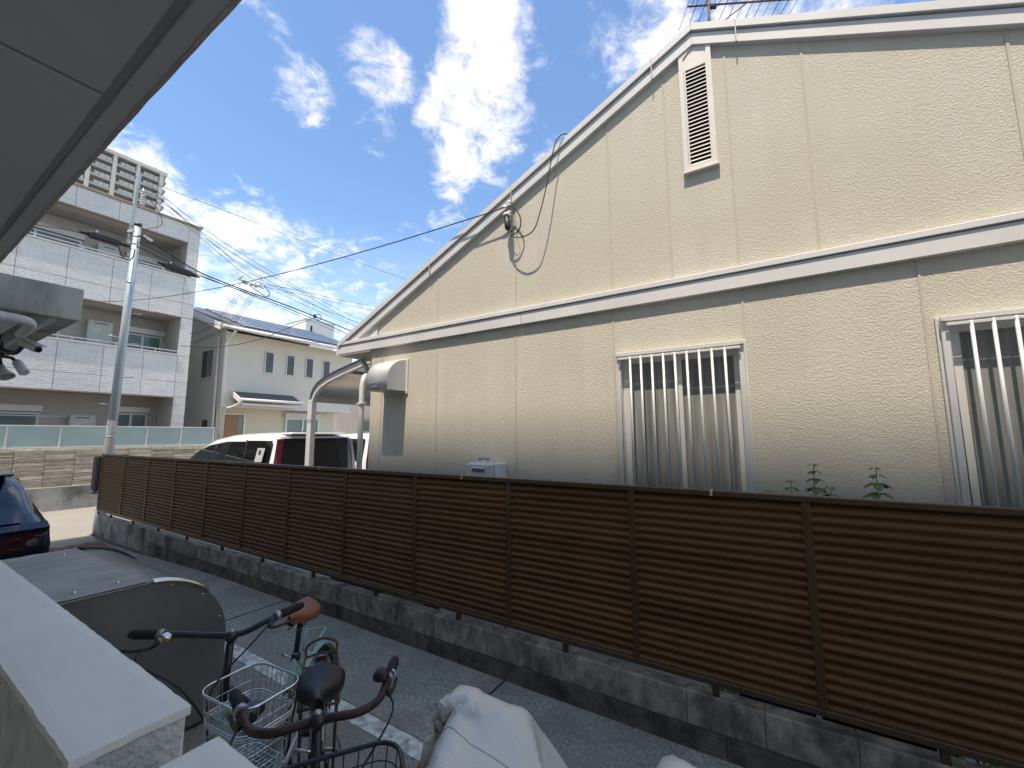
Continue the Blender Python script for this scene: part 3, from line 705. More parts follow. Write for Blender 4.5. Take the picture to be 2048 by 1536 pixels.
def tb_window(y0, y1, z0, z1, gl):
    f = MB(); t = .06
    f.box(XW-.02, XW+.07, y0, y0+t, z0, z1).box(XW-.02, XW+.07, y1-t, y1, z0, z1).box(XW-.02, XW+.07, y0+t, y1-t, z1-t, z1).box(XW-.02, XW+.07, y0+t, y1-t, z0, z0+t)
    ym = (y0+y1)/2; f.box(XW-.01, XW+.06, ym-.035, ym+.035, z0+t, z1-t)
    w = rel(tb, 'window', 'rail_alu', f, .004)
    rel(w, 'pane', gl, MB().box(XW+.01, XW+.03, y0+t, ym-.035, z0+t, z1-t)); rel(w, 'pane', gl, MB().box(XW+.02, XW+.04, ym+.035, y1-t, z0+t, z1-t))
    rel(w, 'shutter_box', 'rail_alu', MB().box(XW+.002, XW+.14, y0-.05, y1+.05, z1+.02, z1+.22), .01)
def heater_unit(y0, y1, z0, z1):
    u = rel(tb, 'water_heater', 'unit_white', MB().box(XW+.005, XW+.24, y0, y1, z0, z1), .012)
    rel(u, 'exhaust_slot', 'dark_gap', MB().box(XW+.2405, XW+.243, y0+.14, y1-.14, z1-.10, z1-.075))
    rel(u, 'notice', 'paper', MB().box(XW+.2405, XW+.243, y0+.10, y0+.28, z1-.42, z1-.24))
tb_window(.9, 3.15, .95, 2.55, 'win_glass'); tb_window(4.85, 5.75, .95, 2.62, 'win_glass'); heater_unit(3.78, 4.38, 1.3, 2.5); tb_window(-2.8, -.6, .95, 2.55, 'win_glass')
tb_window(1.2, 3.35, 3.75, 5.35, 'win_glass'); tb_window(4.85, 5.95, 3.75, 5.42, 'win_glass'); heater_unit(3.93, 4.55, 4.2, 5.62); tb_window(-2.8, -.6, 3.75, 5.35, 'win_glass')
tb_window(1.55, 3.6, 6.6, 8.2, 'win_glass'); tb_window(4.75, 5.85, 6.6, 8.05, 'win_glass'); tb_window(-2.8, -.6, 6.6, 8.2, 'win_glass'); heater_unit(3.95, 4.5, 7.0, 8.25)
for y, z0, z1 in ((6.0-.0, 3.6, 5.25), (5.98, .9, 2.5)): rel(tb, 'vent_pipe', 'rail_alu', MB().tube([(XW+.08, y-.02, z0), (XW+.08, y-.02, z1)], .06, 10))
rel(tb, 'curtain_rod', 'rail_alu', MB().tube([(XB-.6, .6, 2.42), (XB-.6, 3.6, 2.42)], .02, 8))

# ------------------------------------------------------------------ cream house with solar roof
XC = -18.0
ch = thing('cream_house', 'two storey cream house with solar panels on its roof', 'house', (XC-3, 10, -.15))
rel(ch, 'lower_wall', 'house_yellow', MB().box(XC-7, XC-.55, 7.75, 12.9, -.3, 2.95))
rel(ch, 'upper_wall', 'house_cream', MB().box(XC-7, XC, 7.68, 13.42, 2.95, 5.9))
rel(ch, 'side_wall', 'house_cream', MB().prism([(XC-7.0, -.3), (XC-.56, -.3), (XC-.56, 2.949), (XC-.002, 2.949), (XC-.002, 5.95), (XC-3.6, 7.6), (XC-7.0, 6.0)], 'y', 7.62, 7.679))
rel(ch, 'belt_trim', 'white_paint', MB().box(XC-.02, XC+.02, 7.66, 13.44, 2.93, 2.985))
rel(ch, 'corner_board', 'white_paint', MB().box(XC-.02, XC+.025, 7.63, 7.73, 2.99, 5.9))
for y0 in (9.14, 10.05, 10.94, 11.8):
    f = MB(); y1 = y0+.40; f.box(XC, XC+.04, y0, y0+.05, 4.41, 5.355).box(XC, XC+.04, y1-.05, y1, 4.41, 5.355).box(XC, XC+.04, y0+.05, y1-.05, 5.305, 5.355).box(XC, XC+.04, y0+.05, y1-.05, 4.41, 4.46)
    w = rel(ch, 'slit_window', 'trim', f, .004); rel(w, 'pane', 'dark_glass', MB().box(XC+.006, XC+.02, y0+.05, y1-.05, 4.46, 5.305))
sw = rel(ch, 'side_window', 'trim', MB().box(XC-1.75, XC-.75, 7.575, 7.618, 4.1, 5.3), .006); rel(sw, 'pane', 'dark_glass', MB().box(XC-1.70, XC-1.27, 7.565, 7.574, 4.16, 5.24)); rel(sw, 'pane', 'win_glass', MB().box(XC-1.22, XC-.80, 7.565, 7.574, 4.16, 5.24))
rel(ch, 'side_slit', 'dark_glass', MB().box(XC-1.3, XC-.95, 7.58, 7.619, 1.7, 2.45))
rel(ch, 'side_lamp', 'unit_white', MB().box(XC-2.05, XC-1.97, 7.50, 7.619, 5.12, 5.24), .01)
# main roof, slope rises away from the street
def rz(x): return 5.98+(XC+.75-x)*.36
x_e, x_r = XC+.78, XC-3.6
rf = MB(); rf.prism([(x_e, rz(x_e)), (x_r, rz(x_r)), (XC-8, rz(x_r)-1.6), (XC-8, rz(x_r)-1.75), (x_r, rz(x_r)-.16), (x_e, rz(x_e)-.14)], 'y', 7.12, 13.95)
r1 = rel(ch, 'roof', 'roof_slate', rf)
rel(r1, 'verge_board', 'white_paint', MB().prism([(x_e+.02, rz(x_e)+.01), (x_r, rz(x_r)+.01), (x_r, rz(x_r)-.26), (x_e+.02, rz(x_e)-.24)], 'y', 7.08, 7.118))
rel(r1, 'soffit', 'house_cream', MB().add([(x_e, 7.125, rz(x_e)-.15), (x_e, 13.9, rz(x_e)-.15), (x_r, 13.9, rz(x_r)-.17), (x_r, 7.125, rz(x_r)-.17)], [(0, 1, 2, 3)]))
rel(r1, 'gutter', 'white_paint', MB().tube([(x_e+.07, 7.15, rz(x_e)-.10), (x_e+.07, 13.95, rz(x_e)-.10)], .075, 10))
rel(ch, 'downpipe', 'white_paint', MB().tube(bez([(x_e+.06, 7.6, 5.78), (XC+.4, 7.6, 5.6), (XC+.06, 7.62, 5.35)], 4)+[(XC+.06, 7.62, 1.9)], .045, 8))
rel(ch, 'downpipe', 'white_paint', MB().tube([(XC-.35, 7.56, 5.7), (XC-.35, 7.56, 0)], .045, 8))
for i in range(4):
    for j in range(5):
        a, b = 8.1+j*1.06, 8.1+(j+1)*1.06-.03
        xa, xb = x_e-.35-i*.92, x_e-.35-(i+1)*.92+.03
        sp = MB().add([(xa, a, rz(xa)+.05), (xa, b, rz(xa)+.05), (xb, b, rz(xb)+.05), (xb, a, rz(xb)+.05), (xa, a, rz(xa)+.01), (xa, b, rz(xa)+.01), (xb, b, rz(xb)+.01), (xb, a, rz(xb)+.01)],
                      [(0,1,2,3), (0,4,5,1), (1,5,6,2), (2,6,7,3), (3,7,4,0)])
        p_ = rel(r1, 'solar_panel', 'solar', sp)
        fr = MB(); fr.bar((xa, a, rz(xa)+.056), (xa, b, rz(xa)+.056), .035, .012); fr.bar((xb, a, rz(xb)+.056), (xb, b, rz(xb)+.056), .035, .012)
        fr.bar(((xa+xb)/2, a, rz((xa+xb)/2)+.054), ((xa+xb)/2, b, rz((xa+xb)/2)+.054), .012, .008)
        rel(p_, 'panel_frame', 'solar_line', fr)
# porch
po = rel(ch, 'porch_roof', 'roof_slate', MB().prism([(XC+.72, 3.22), (XC, 3.56), (XC, 3.44), (XC+.72, 3.12)], 'y', 8.0, 10.45))
rel(po, 'porch_gutter', 'white_paint', MB().tube([(XC+.78, 7.98, 3.20), (XC+.78, 10.5, 3.20)], .06, 8))
rel(po, 'porch_beam', 'white_paint', MB().box(XC+.02, XC+.62, 8.1, 10.3, 2.99, 3.10), .01)
rel(po, 'porch_verge', 'white_paint', MB().prism([(XC+.74, 3.26), (XC, 3.60), (XC, 3.40), (XC+.74, 3.06)], 'y', 7.96, 7.998))
rel(po, 'porch_pipe', 'white_paint', MB().tube(bez([(XC+.75, 8.05, 3.15), (XC+.45, 7.95, 2.98), (XC+.12, 7.72, 2.84)], 4)+[(XC+.12, 7.70, .2)], .04, 8))
dr = rel(ch, 'door', 'door_wood', MB().box(XC-.56, XC-.50, 7.98, 8.72, -.1, 2.66), .006)
for k in range(5): rel(dr, 'door_panel', 'door_wood', MB().box(XC-.499, XC-.485, 8.02, 8.50, .38+k*.44, .79+k*.44), .004)
rel(dr, 'door_glass', 'win_glass', MB().box(XC-.499, XC-.49, 8.54, 8.68, .2, 2.58))
rel(dr, 'door_frame', 'white_paint', MB().box(XC-.55, XC-.47, 7.90, 7.975, -.1, 2.72).box(XC-.55, XC-.47, 8.725, 8.80, -.1, 2.72).box(XC-.55, XC-.47, 7.975, 8.725, 2.665, 2.72))
f = MB(); f.box(XC-.55, XC-.44, 10.45, 10.52, .9, 2.6).box(XC-.55, XC-.44, 12.0, 12.07, .9, 2.6).box(XC-.55, XC-.44, 10.52, 12.0, 2.54, 2.6).box(XC-.55, XC-.44, 11.22, 11.30, .9, 2.54).box(XC-.55, XC-.44, 10.52, 12.0, .9, .96)
lw = rel(ch, 'ground_window', 'white_paint', f, .004); rel(lw, 'pane', 'win_glass', MB().box(XC-.53, XC-.49, 10.52, 12.0, .96, 2.54)); rel(lw, 'shutter_box', 'trim', MB().box(XC-.549, XC-.38, 10.4, 12.12, 2.605, 2.83), .008)
# white penthouse behind the solar roof, peach house, high rise
ph = thing('white_penthouse', 'small white rooftop box behind the solar panel roof', 'rooftop box', (-33, 20.5, 0))
rel(ph, 'wall', 'white_paint', MB().box(-36, -33, 19.9, 22.6, -.3, 11.6), .02)
rel(ph, 'slit', 'dark_gap', MB().box(-33, -32.97, 20.35, 20.5, 10.5, 11.1)); rel(ph, 'rod', 'steel', MB().tube([(-34, 20.9, 11.5), (-34, 20.9, 13.4)], .02, 5)); rel(ph, 'coping', 'white_paint', MB().box(-36.05, -32.95, 19.85, 22.65, 11.6, 11.68))
pk = thing('peach_house', 'distant peach coloured house with a small window past the carport', 'house', (-32, 27, -.15))
rel(pk, 'wall', 'pink_wall', MB().box(-40, -32, 22.2, 32, -.3, 4.9)); rel(pk, 'upper_band', 'house_cream', MB().box(-40, -31.9, 22.1, 32, 4.9, 5.8))
pw = rel(pk, 'window', 'trim_dark', MB().box(-31.999, -31.9, 25.0, 26.2, 2.1, 3.2), .01); rel(pw, 'pane', 'dark_glass', MB().box(-31.9, -31.88, 25.1, 26.1, 2.2, 3.1)); rel(pw, 'window_hood', 'trim_dark', MB().box(-31.999, -31.6, 24.8, 26.5, 3.3, 3.38))
rel(pk, 'roof', 'roof_slate', MB().prism([(-31.4, 5.8), (-36, 7.6), (-40.6, 5.8)], 'y', 21.6, 32.6))

XT = -165.; kT = 165/120.
tw = thing('high_rise', 'distant high-rise apartment tower with balcony grid above the tile building', 'building', (XT-10, 30, 0))
ty = [y*kT for y in (10.0, 14.2, 18.3, 22.3, 26.3, 30.3, 34.55)]
tz = lambda z: 1.8+(z-1.8)*kT
ztop = tz(63.7); fh = 2.09*kT
rel(tw, 'tower_body', 'tower_wall', MB().box(XT-18, XT-1.5, ty[0], ty[-1]+.3, -.3, ztop-.4))
for y in ty: rel(tw, 'pillar', 'tower_pillar', MB().box(XT-1.5, XT+.35, y-.45, y+.45, -.3, ztop+.01))
rel(tw, 'roof_beam', 'tower_pillar', MB().box(XT-18, XT+.4, ty[0], ty[-1]+1.4, ztop+.02, ztop+1.1))
rel(tw, 'arched_screen', 'tower_panel', MB().prism([(ty[3]-3+3.4*math.cos(a), ztop+1.1+4.2*math.sin(a)) for a in [math.pi*k/16 for k in range(9)]]+[(ty[3]-9, ztop+5.3), (ty[3]-9, ztop+1.1)], 'x', XT-6, XT-.2))
rel(tw, 'roof_dome', 'copper_green', MB().ball((XT-4, ty[-1]-.3, ztop+.9), 2.6, 2.6, 1.9))
rel(tw, 'roof_finial', 'copper_green', MB().lathe((XT-.8, ty[-1]-1.6, ztop+1.1), [(.45, 0), (.4, .6), (.12, 1.0), (0, 1.8)], (0, 0, 1), 8))
for k in range(8):
    zf = ztop-(k+1)*fh
    rel(tw, 'floor_slab', 'tower_pillar', MB().box(XT-1.5, XT+.05, ty[0], ty[-1], zf, zf+.28))
    for a, b in zip(ty, ty[1:]):
        rel(tw, 'window_wall', 'tower_dark', MB().box(XT-1.499, XT-1.45, a+.5, b-.5, zf+.28, zf+fh-.1))
        rel(tw, 'balcony_front', 'tower_wall', MB().box(XT-.12, XT+.02, a+.5, b-.5, zf+.28, zf+.75))
        w = (b-a-2.0)/3
        for q in range(3): rel(tw, 'balcony_panel', 'tower_panel', MB().box(XT-.15, XT+.12, a+1.35+q*w, a+1.35+(q+1)*w-.12, zf+.5, zf+1.55))
    # corner balconies on the right flank
    rel(tw, 'corner_balcony', 'tower_wall', MB().box(XT-6, XT-.2, ty[-1]+.31, ty[-1]+1.5, zf, zf+1.3), .25)

# ------------------------------------------------------------------ utility pole and overhead lines
pb, pt = Vector((-11.82, 2.98, -.16)), Vector((-11.42, 2.98, 6.38))
pole = thing('utility_pole', 'blue-grey steel utility pole at the end of the fence', 'utility pole', (pb.x, pb.y, pb.z))
def on_pole(t): return pb+(pt-pb)*t
def pole_seg(name, t0, t1, r0, r1, mat): return rel(pole, name, mat, MB().tube([on_pole(t0), on_pole((t0+t1)/2), on_pole(t1)], [r0, (r0+r1)/2, r1], 24))
pole_seg('lower_sleeve', 0, .115, .090, .088, 'pole_blue'); pole_seg('concrete_section', .116, .352, .082, .080, 'pole_concrete'); pole_seg('steel_section', .353, .99, .078, .062, 'pole_blue'); pole_seg('top_cap', .991, 1.0, .067, .066, 'black_plastic')
for t in (.955, .93, .80, .30, .118): 
    c = on_pole(t); rel(pole, 'steel_band', 'steel', MB().tube([c-Vector((0, 0, .015)), c+Vector((0, 0, .015))], .089-.023*t, 20))
for k, (t, s) in enumerate(((.70, 1), (.60, 1), (.615, -1), (.40, -1), (.49, 1))):
    c = on_pole(t); rel(pole, 'climbing_step', 'steel', MB().tube([c, c+Vector((.04, .24*s, .02))], .009, 6))
c = on_pole(.975); rel(pole, 'top_bracket', 'steel', MB().bar(c+Vector((.1, .08, -.1)), c+Vector((.16, .22, -.18)), .05, .06))
rel(pole, 'extension_arm', 'steel', MB().bar((-11.60, 2.90, 5.95), (-11.50, 2.94, 7.55), .055, .055), .006)
rel(pole, 'extension_strap', 'steel', MB().bar((-11.58, 2.90, 6.2), (-11.42, 2.98, 6.2), .12, .05))
for k in range(6): rel(pole, 'insulator_disc', 'unit_white', MB().lathe((-11.40, 3.0, 7.13-k*.058), [(0, -.018), (.05, -.013), (.05, .005), (.018, .018), (0, .02)], (0, .1, 1), 14))
rel(pole, 'insulator_rod', 'steel', MB().tube([(-11.52, 2.93, 7.18), (-11.40, 3.0, 7.2), (-11.40, 3.0, 6.72)], .014, 6))
rel(pole, 'jumper_wire', 'cable_grey', MB().tube(bez([(-11.4, 3.03, 7.0), (-11.35, 3.15, 6.95), (-11.35, 3.3, 6.75), (-11.35, 3.35, 6.5), (-11.4, 3.1, 6.3)]), .010, 5))
rel(pole, 'drip_loop', 'cable', MB().tube(bez([(-11.35, 2.68, 5.74), (-11.35, 2.76, 5.55), (-11.36, 2.86, 5.50), (-11.38, 2.94, 5.6), (-11.40, 2.96, 5.8)]), .012, 5))
mb_ = thing('meter_cabinet', 'black box strapped to the pole beside the fence end', 'box', (-11.80, 2.82, .7))
rel(mb_, 'case', 'black_plastic', MB().box(-11.90, -11.66, 2.80, 2.893, .72, 1.42), .03); rel(mb_, 'strap', 'rust', MB().box(-11.91, -11.65, 2.792, 2.896, .67, .70), .004)
def cable(label, pts, r=.012, mat='cable', name='overhead_cable', seg=6, n=6):
    return tag(MB().tube(bez(pts, n) if len(pts) > 2 else pts, r, 5).build(name, mat), label, 'cable', 'overhead cables')
def sag(a, b, s, n=10): return [V3(a).lerp(V3(b), i/n)-Vector((0, 0, s*4*(i/n)*(1-i/n))) for i in range(n+1)]
X0 = -11.3
cable('service cable from the gable bracket across to the left past the pole', sag((-2.31, 3.40, 4.117), (-17.55, 3.0, 5.83), .42), .0065)
cable('thicker upper black bundle running from the pole behind the beige roof', [(X0, 2.95, 6.05), (X0, 3.07, 6.07), (X0, 3.59, 5.85), (X0, 4.14, 5.65), (X0, 5.03, 5.52), (X0, 6.05, 5.42), (X0, 7.25, 5.27), (X0, 8.9, 5.06), (X0, 12.5, 4.75)], .016)
cable('lower black bundle just under the thick bundle from the pole', [(X0, 2.95, 5.83), (X0, 3.10, 5.80), (X0, 3.46, 5.71), (X0, 4.15, 5.565), (X0, 5.27, 5.45), (X0, 6.63, 5.27), (X0, 7.6, 5.115), (X0, 8.9, 4.86), (X0, 12.5, 4.35)], .012)
cable('thin wire hugging the lower bundle to its right end', [(X0, 2.95, 5.95), (X0, 3.5, 5.80), (X0, 4.15, 5.60), (X0, 5.3, 5.42), (X0, 6.7, 5.18), (X0, 8.0, 4.95), (X0, 12.5, 4.2)], .006)
for k, (lab, pts) in enumerate((
    ('steepest wire of the fan, starting at the insulator stack', [(X0, 3.0, 7.1), (X0, 3.40, 7.0), (X0, 4.07, 6.65), (X0, 5.22, 6.24), (X0, 6.6, 5.91), (X0, 8.28, 5.46), (X0, 11.5, 4.95)]),
    ('second wire of the fan, just below the steepest', [(X0, 3.0, 6.95), (X0, 3.46, 6.94), (X0, 4.09, 6.56), (X0, 5.23, 6.08), (X0, 6.6, 5.73), (X0, 8.97, 5.24), (X0, 11.5, 4.9)]),
    ('third wire of the fan, kinked near the tile building corner', [(-11.85, 3.2, 7.55), (-11.85, 4.31, 7.0), (-11.85, 5.73, 6.516), (-11.85, 7.57, 6.023), (-11.85, 9.39, 5.716), (-11.85, 12, 5.45)]),
    ('fourth wire of the fan, with the deepest sag', [(-11.85, 3.2, 7.45), (-11.85, 4.288, 6.855), (-11.85, 5.487, 6.218), (-11.85, 7.249, 5.823), (-11.85, 9.397, 5.592), (-11.85, 12, 5.4)]),
    ('lowest wire of the fan reaching the roof edge', [(-11.85, 3.2, 7.30), (-11.85, 4.3, 6.72), (-11.85, 5.5, 6.08), (-11.85, 7.249, 5.70), (-11.85, 9.3, 5.43), (-11.85, 12, 5.2)]),
    ('highest single thin wire crossing the blue sky', [(-12.05, 3.0, 7.72), (-12.05, 5.482, 7.768), (-12.05, 8.334, 7.80), (-12.05, 11.122, 7.93), (-12.05, 13, 8.05)]),
    ('upper of two thin wires rising right from the spacer cluster', [(-12.25, 5.689, 6.125), (-12.25, 7.145, 6.265), (-12.25, 8.947, 6.403), (-12.25, 12, 6.75)]),
    ('lower of two thin wires rising right from the spacer cluster', [(-12.25, 5.7, 6.05), (-12.25, 7.824, 6.21), (-12.25, 10.122, 6.35), (-12.25, 12, 6.5)]),
    ('upper thin wire leaving the pole toward the left', [(X0, .3, 5.75), (X0, 1.65, 5.96), (X0, 2.25, 6.0), (X0, 2.92, 5.95)]),
    ('lower thin wire leaving the pole toward the left', [(X0, .3, 5.45), (X0, 1.6, 5.70), (X0, 2.06, 5.77), (X0, 2.92, 5.75)]))):
    cable(lab, pts, .006)
cable('wire crossing the cream house gable below its roof edge', [(-15.5, 4.6, 5.5), (-15.5, 5.258, 5.494), (-15.5, 6.372, 5.471), (-15.5, 7.65, 5.40), (-15.5, 9.157, 5.471), (-15.5, 10.5, 5.6)], .010)
cable('sagging messenger wire in front of the cream house wall', [(-14.5, 5.0, 4.42), (-14.5, 5.288, 4.448), (-14.5, 6.009, 4.56), (-14.5, 7.174, 5.03), (-14.5, 8.343, 5.78), (-14.5, 9.219, 6.288)], .012)
for k in range(3):
    o = .07*k
    nth = ('leftmost', 'middle', 'rightmost')[k]
    cable(nth+' wire of the left trio of drop wires below the spacer cluster', [(-15.0, 6.75+o, 6.75), (-15.0, 6.34+o, 6.05), (-15.0, 5.90+o, 5.35), (-15.0, 5.35+o, 4.9)], .007)
    cable(nth+' wire of the right trio of drop wires below the spacer cluster', [(-15.0, 7.10+o, 6.85), (-15.0, 6.72+o, 6.0), (-15.0, 6.24+o, 5.30), (-15.0, 5.40+o, 4.65)], .007)
for k, (lab, a, b) in enumerate((('black cable splice case left of the pole', (X0, 2.22, 5.80), (X0, 2.70, 5.79)), ('black cable splice case hanging right of the pole', (X0, 3.46, 5.60), (X0, 3.99, 5.54)))):
    a, b = V3(a), V3(b); t = thing('splice_case', lab, 'splice case', tuple((a+b)/2), 'cable splice cases')
    rel(t, 'shell', 'black_plastic', MB().bar(a, b, .12, .14), .03)
    d = (b-a).normalized(); rel(t, 'boot', 'black_rubber', MB().tube([a-d*.13, a+d*.02], [.018, .045], 10)); rel(t, 'boot', 'black_rubber', MB().tube([b-d*.02, b+d*.15], [.045, .018], 10))
    rel(t, 'clamp', 'steel', MB().bar(a+d*.1+Vector((0, 0, .06)), a+d*.12+Vector((0, 0, .12)), .04, .03))
ic = thing('spacer_cluster', 'cluster of line spacers and insulators on the overhead wires', 'insulators', (-12.1, 5.6, 6.0))
for k in range(7):
    y = 5.38+k*.085; z = 6.02+rnd.uniform(-.07, .09)
    rel(ic, 'insulator', 'copper_green' if k % 2 else 'unit_white', MB().lathe((-12.1+rnd.uniform(-.05, .05), y, z), [(0, -.05), (.03, -.045), (.045, 0), (.02, .03), (.035, .05), (0, .06)], (.3, .5, 1), 10))
rel(ic, 'spacer_bar', 'steel', MB().bar((-12.1, 5.32, 6.03), (-12.1, 6.0, 5.97), .03, .03)); rel(ic, 'jumper', 'cable', MB().tube(bez([(-12.1, 5.6, 5.95), (-12.1, 5.9, 5.82), (-12.1, 6.1, 5.75), (-12.1, 6.15, 5.9), (-12.1, 6.0, 6.05)]), .011, 5))
c2 = thing('line_coil', 'small coil of wire clamped on the lower bundle', 'wire coil', (X0, 7.2, 5.28))
rel(c2, 'coil', 'cable_grey', MB().ring((X0, 7.2, 5.30), .09, .012, 'x', 16, 5)); rel(c2, 'clip', 'black_plastic', MB().box(X0-.03, X0+.03, 7.05, 7.1, 5.25, 5.34))

# ------------------------------------------------------------------ vehicles
def body_loft(secs, name, mat, parent, n=28, flip=False):
    """secs: list of (x, [(y,z)...half profile from bottom centre to top centre]) mirrored over y"""
    mb = MB(); rings = []
    for x, prof in secs:
        ring = [(x+(p[2] if len(p) > 2 else 0), p[0], p[1]) for p in prof]+[(x+(p[2] if len(p) > 2 else 0), -p[0], p[1]) for p in reversed(prof)]
        rings.append(ring)
    m = len(rings[0]); vs = [v for r in rings for v in r]; fs = []
    for i in range(len(rings)-1):
        for j in range(m):
            k = (j+1) % m; fs.append((i*m+j, i*m+k, (i+1)*m+k, (i+1)*m+j))
    fs.append(tuple(range(m-1, -1, -1))); fs.append(tuple((len(rings)-1)*m+j for j in range(m)))
    mb.add(vs, fs, True); o = mb.build(name, mat, parent); return o
def wheel(parent, x, y, R, w=.2, side=1):
    t = MB().lathe((x, y-w/2, R), [(R*.62, 0), (R*.95, 0), (R, .03), (R, w-.03), (R*.95, w), (R*.62, w)], (0, 1, 0), 28).build('wheel', 'black_rubber', parent)
    rm = MB().lathe((x, y+(w/2-.02)*side, R), [(0, .01*side), (R*.18, .01*side), (R*.2, -.02*side), (R*.56, -.03*side), (R*.63, .012*side)], (0, 1, 0), 28).build('rim', 'steel', t)
    sp = MB()
    for k in range(5):
        a = 2*math.pi*k/5; sp.bar((x+R*.15*math.cos(a), y+(w/2-.012)*side, R+R*.15*math.sin(a)), (x+R*.6*math.cos(a), y+(w/2-.012)*side, R+R*.6*math.sin(a)), .05, .02)
    sp.build('spokes', 'steel', t)
def minivan(name, label, loc, rot, paint, paper=True):
    # local: +x = rear, y right(+), length 4.7
    v = thing(name, label, 'car', loc, None, rot)
    def half(w, zb, zs, wt, zt):   # bottom width w, sill zb, shoulder zs, roof width wt at zt
        return [(0.0, zb), (w*.7, zb), (w*.97, zb+.05), (w, zb+.2), (w, zs-.15), (w*.985, zs), (wt+(w*.985-wt)*.28, zt-.10), (wt*.93, zt-.03), (wt*.6, zt), (0.0, zt+.012)]
    secs = [(-4.62, half(.55, .35, .62, .4, .75)), (-4.5, half(.78, .25, .78, .6, .93)), (-4.1, half(.84, .22, .93, .66, 1.06)), (-3.75, half(.85, .22, 1.0, .66, 1.16)),
            (-3.35, half(.85, .22, 1.02, .66, 1.42)), (-2.95, half(.85, .22, 1.03, .67, 1.62)), (-2.5, half(.85, .22, 1.04, .68, 1.745)), (-1.8, half(.85, .22, 1.05, .69, 1.82)),
            (-1.0, half(.85, .22, 1.06, .69, 1.838)), (-.4, half(.845, .24, 1.06, .685, 1.825)), (-.16, half(.84, .26, 1.06, .67, 1.80)), (-.05, half(.80, .30, 1.05, .64, 1.70)), (0.0, half(.74, .36, 1.0, .60, 1.5))]
    b = body_loft(secs, 'body', paint, v)
    # side glass: slightly proud strips following the flank
    def flank(x0, x1, z0, z1, s, nm, mt_, pr=.006, top=None):
        mb = MB()
        def yat(x, z):
            t = (z-1.04)/(1.73-1.04); taper = 1-.03*max(0, (x+.4)/.4) if x > -.4 else 1
            return s*((.838+(.737-.838)*max(0, t))*taper+pr+.006)
        def fn(u, w_):
            x = x0+(x1-x0)*u; zt = z1 if top is None else top(x); z = z0+(zt-z0)*w_; return (x, yat(x, z), z)
        mb.grid(fn, 10, 4); return mb.build(nm, mt_, v)
    KS = [(-3.75, 1.16), (-3.35, 1.42), (-2.95, 1.62), (-2.5, 1.745), (-1.8, 1.82), (0, 1.83)]
    def wz(x):
        for (a, za), (b_, zb_) in zip(KS, KS[1:]):
            if x <= b_: return za+(zb_-za)*(x-a)/(b_-a)
        return 1.83
    wtop = lambda x: max(1.08, min(1.69, wz(x)-.15))
    for s in (-1, 1):
        flank(-3.55, -2.28, 1.07, 1.7, s, 'side_window', 'tint_glass', .008, wtop); flank(-2.20, -1.10, 1.08, 1.69, s, 'side_window', 'tint_glass', .008, wtop)
        flank(-1.04, -.20, 1.10, 1.69, s, 'side_window', 'tint_glass', .008)
        flank(-2.28, -2.20, 1.06, 1.69, s, 'pillar', 'black_plastic', .009, wtop); flank(-1.10, -1.04, 1.06, 1.70, s, 'pillar', 'black_plastic', .009)
        flank(-3.4, -2.2, 1.08, 1.7, s, 'door_visor', 'black_plastic', .014, lambda x: wtop(x)+.004) if False else None
    MB().grid(lambda u, w_: (-3.72+1.15*w_, (2*u-1)*.50, wz(-3.72+1.15*w_)+.012-.02*abs(2*u-1)**3), 10, 8).build('windscreen', 'tint_glass', v)
    # tailgate
    def gate(y0, y1, z0, z1, nm, mt_, off, par=v):
        mb = MB()
        def fn(u, w_):
            z = z0+(z1-z0)*w_; t = (z-.9)/.9; k = 1-.12*max(0, (z-1.05)/.7); y = (y0+(y1-y0)*u)*k
            x = .085-.10*max(0, t)**1.6-.08*(abs(y)/.8)**4+off; return (x, y, z)
        mb.grid(fn, 16, 8); return mb.build(nm, mt_, par)
    tg = gate(-.80, .80, .45, 1.76, 'tailgate', paint, .005)
    gate(-.745, .745, 1.06, 1.73, 'rear_window', 'tint_glass', .014); gate(-.42, .42, .62, .78, 'plate_recess', 'black_plastic', .012); gate(-.17, .17, .62, .78, 'number_plate', 'paper', .016)
    for s in (-1, 1): gate(s*.75, s*.86, .85, 1.72, 'tail_lamp', 'red_lamp', .022); gate(s*.75, s*.86, .60, .84, 'reflector', 'lamp_clear', .02)
    MB().box(-.30, .03, -.56, .56, 1.80, 1.832).build('roof_spoiler', paint, v, .012); MB().lathe((-.5, 0, 1.83), [(.02, 0), (.012, .05), (0, .06)], (0, 0, 1), 8).build('aerial', 'black_plastic', v)
    for x in (-3.75, -.95):
        for s in (-1, 1): wheel(v, x, s*.76, .31, .2, s)
    for s in (-1, 1):
        m_ = MB().ball((-3.18, s*1.0, 1.12), .07, .11, .075).build('mirror', paint, v)
    MB().box(-.05, .075, -.82, .82, .28, .52).build('rear_bumper', paint, v, .04)
    if paper:
        p_ = MB(); p_.add([(-.58, -.832, 1.32), (-.34, -.830, 1.32), (-.34, -.779, 1.56), (-.58, -.782, 1.56)], [(0, 1, 2, 3)]); q = p_.build('window_notice', 'trim_dark', v); q.location.y = -.022
        p2 = MB(); p2.add([(-.50, -.811, 1.46), (-.43, -.811, 1.46), (-.43, -.795, 1.53), (-.50, -.795, 1.53)], [(0, 1, 2, 3)]); p2.build('notice_mark', 'ink', v).location.y = -.0265
    return v
minivan('white_minivan', 'white minivan parked behind the fence with its dark rear window toward us', (-7.35, 4.82, .03), 0, 'van_white')
minivan('white_car', 'second white car glimpsed behind the minivan beside the downpipe', (-9.3, 8.35, .03), 0, 'van_white', False)

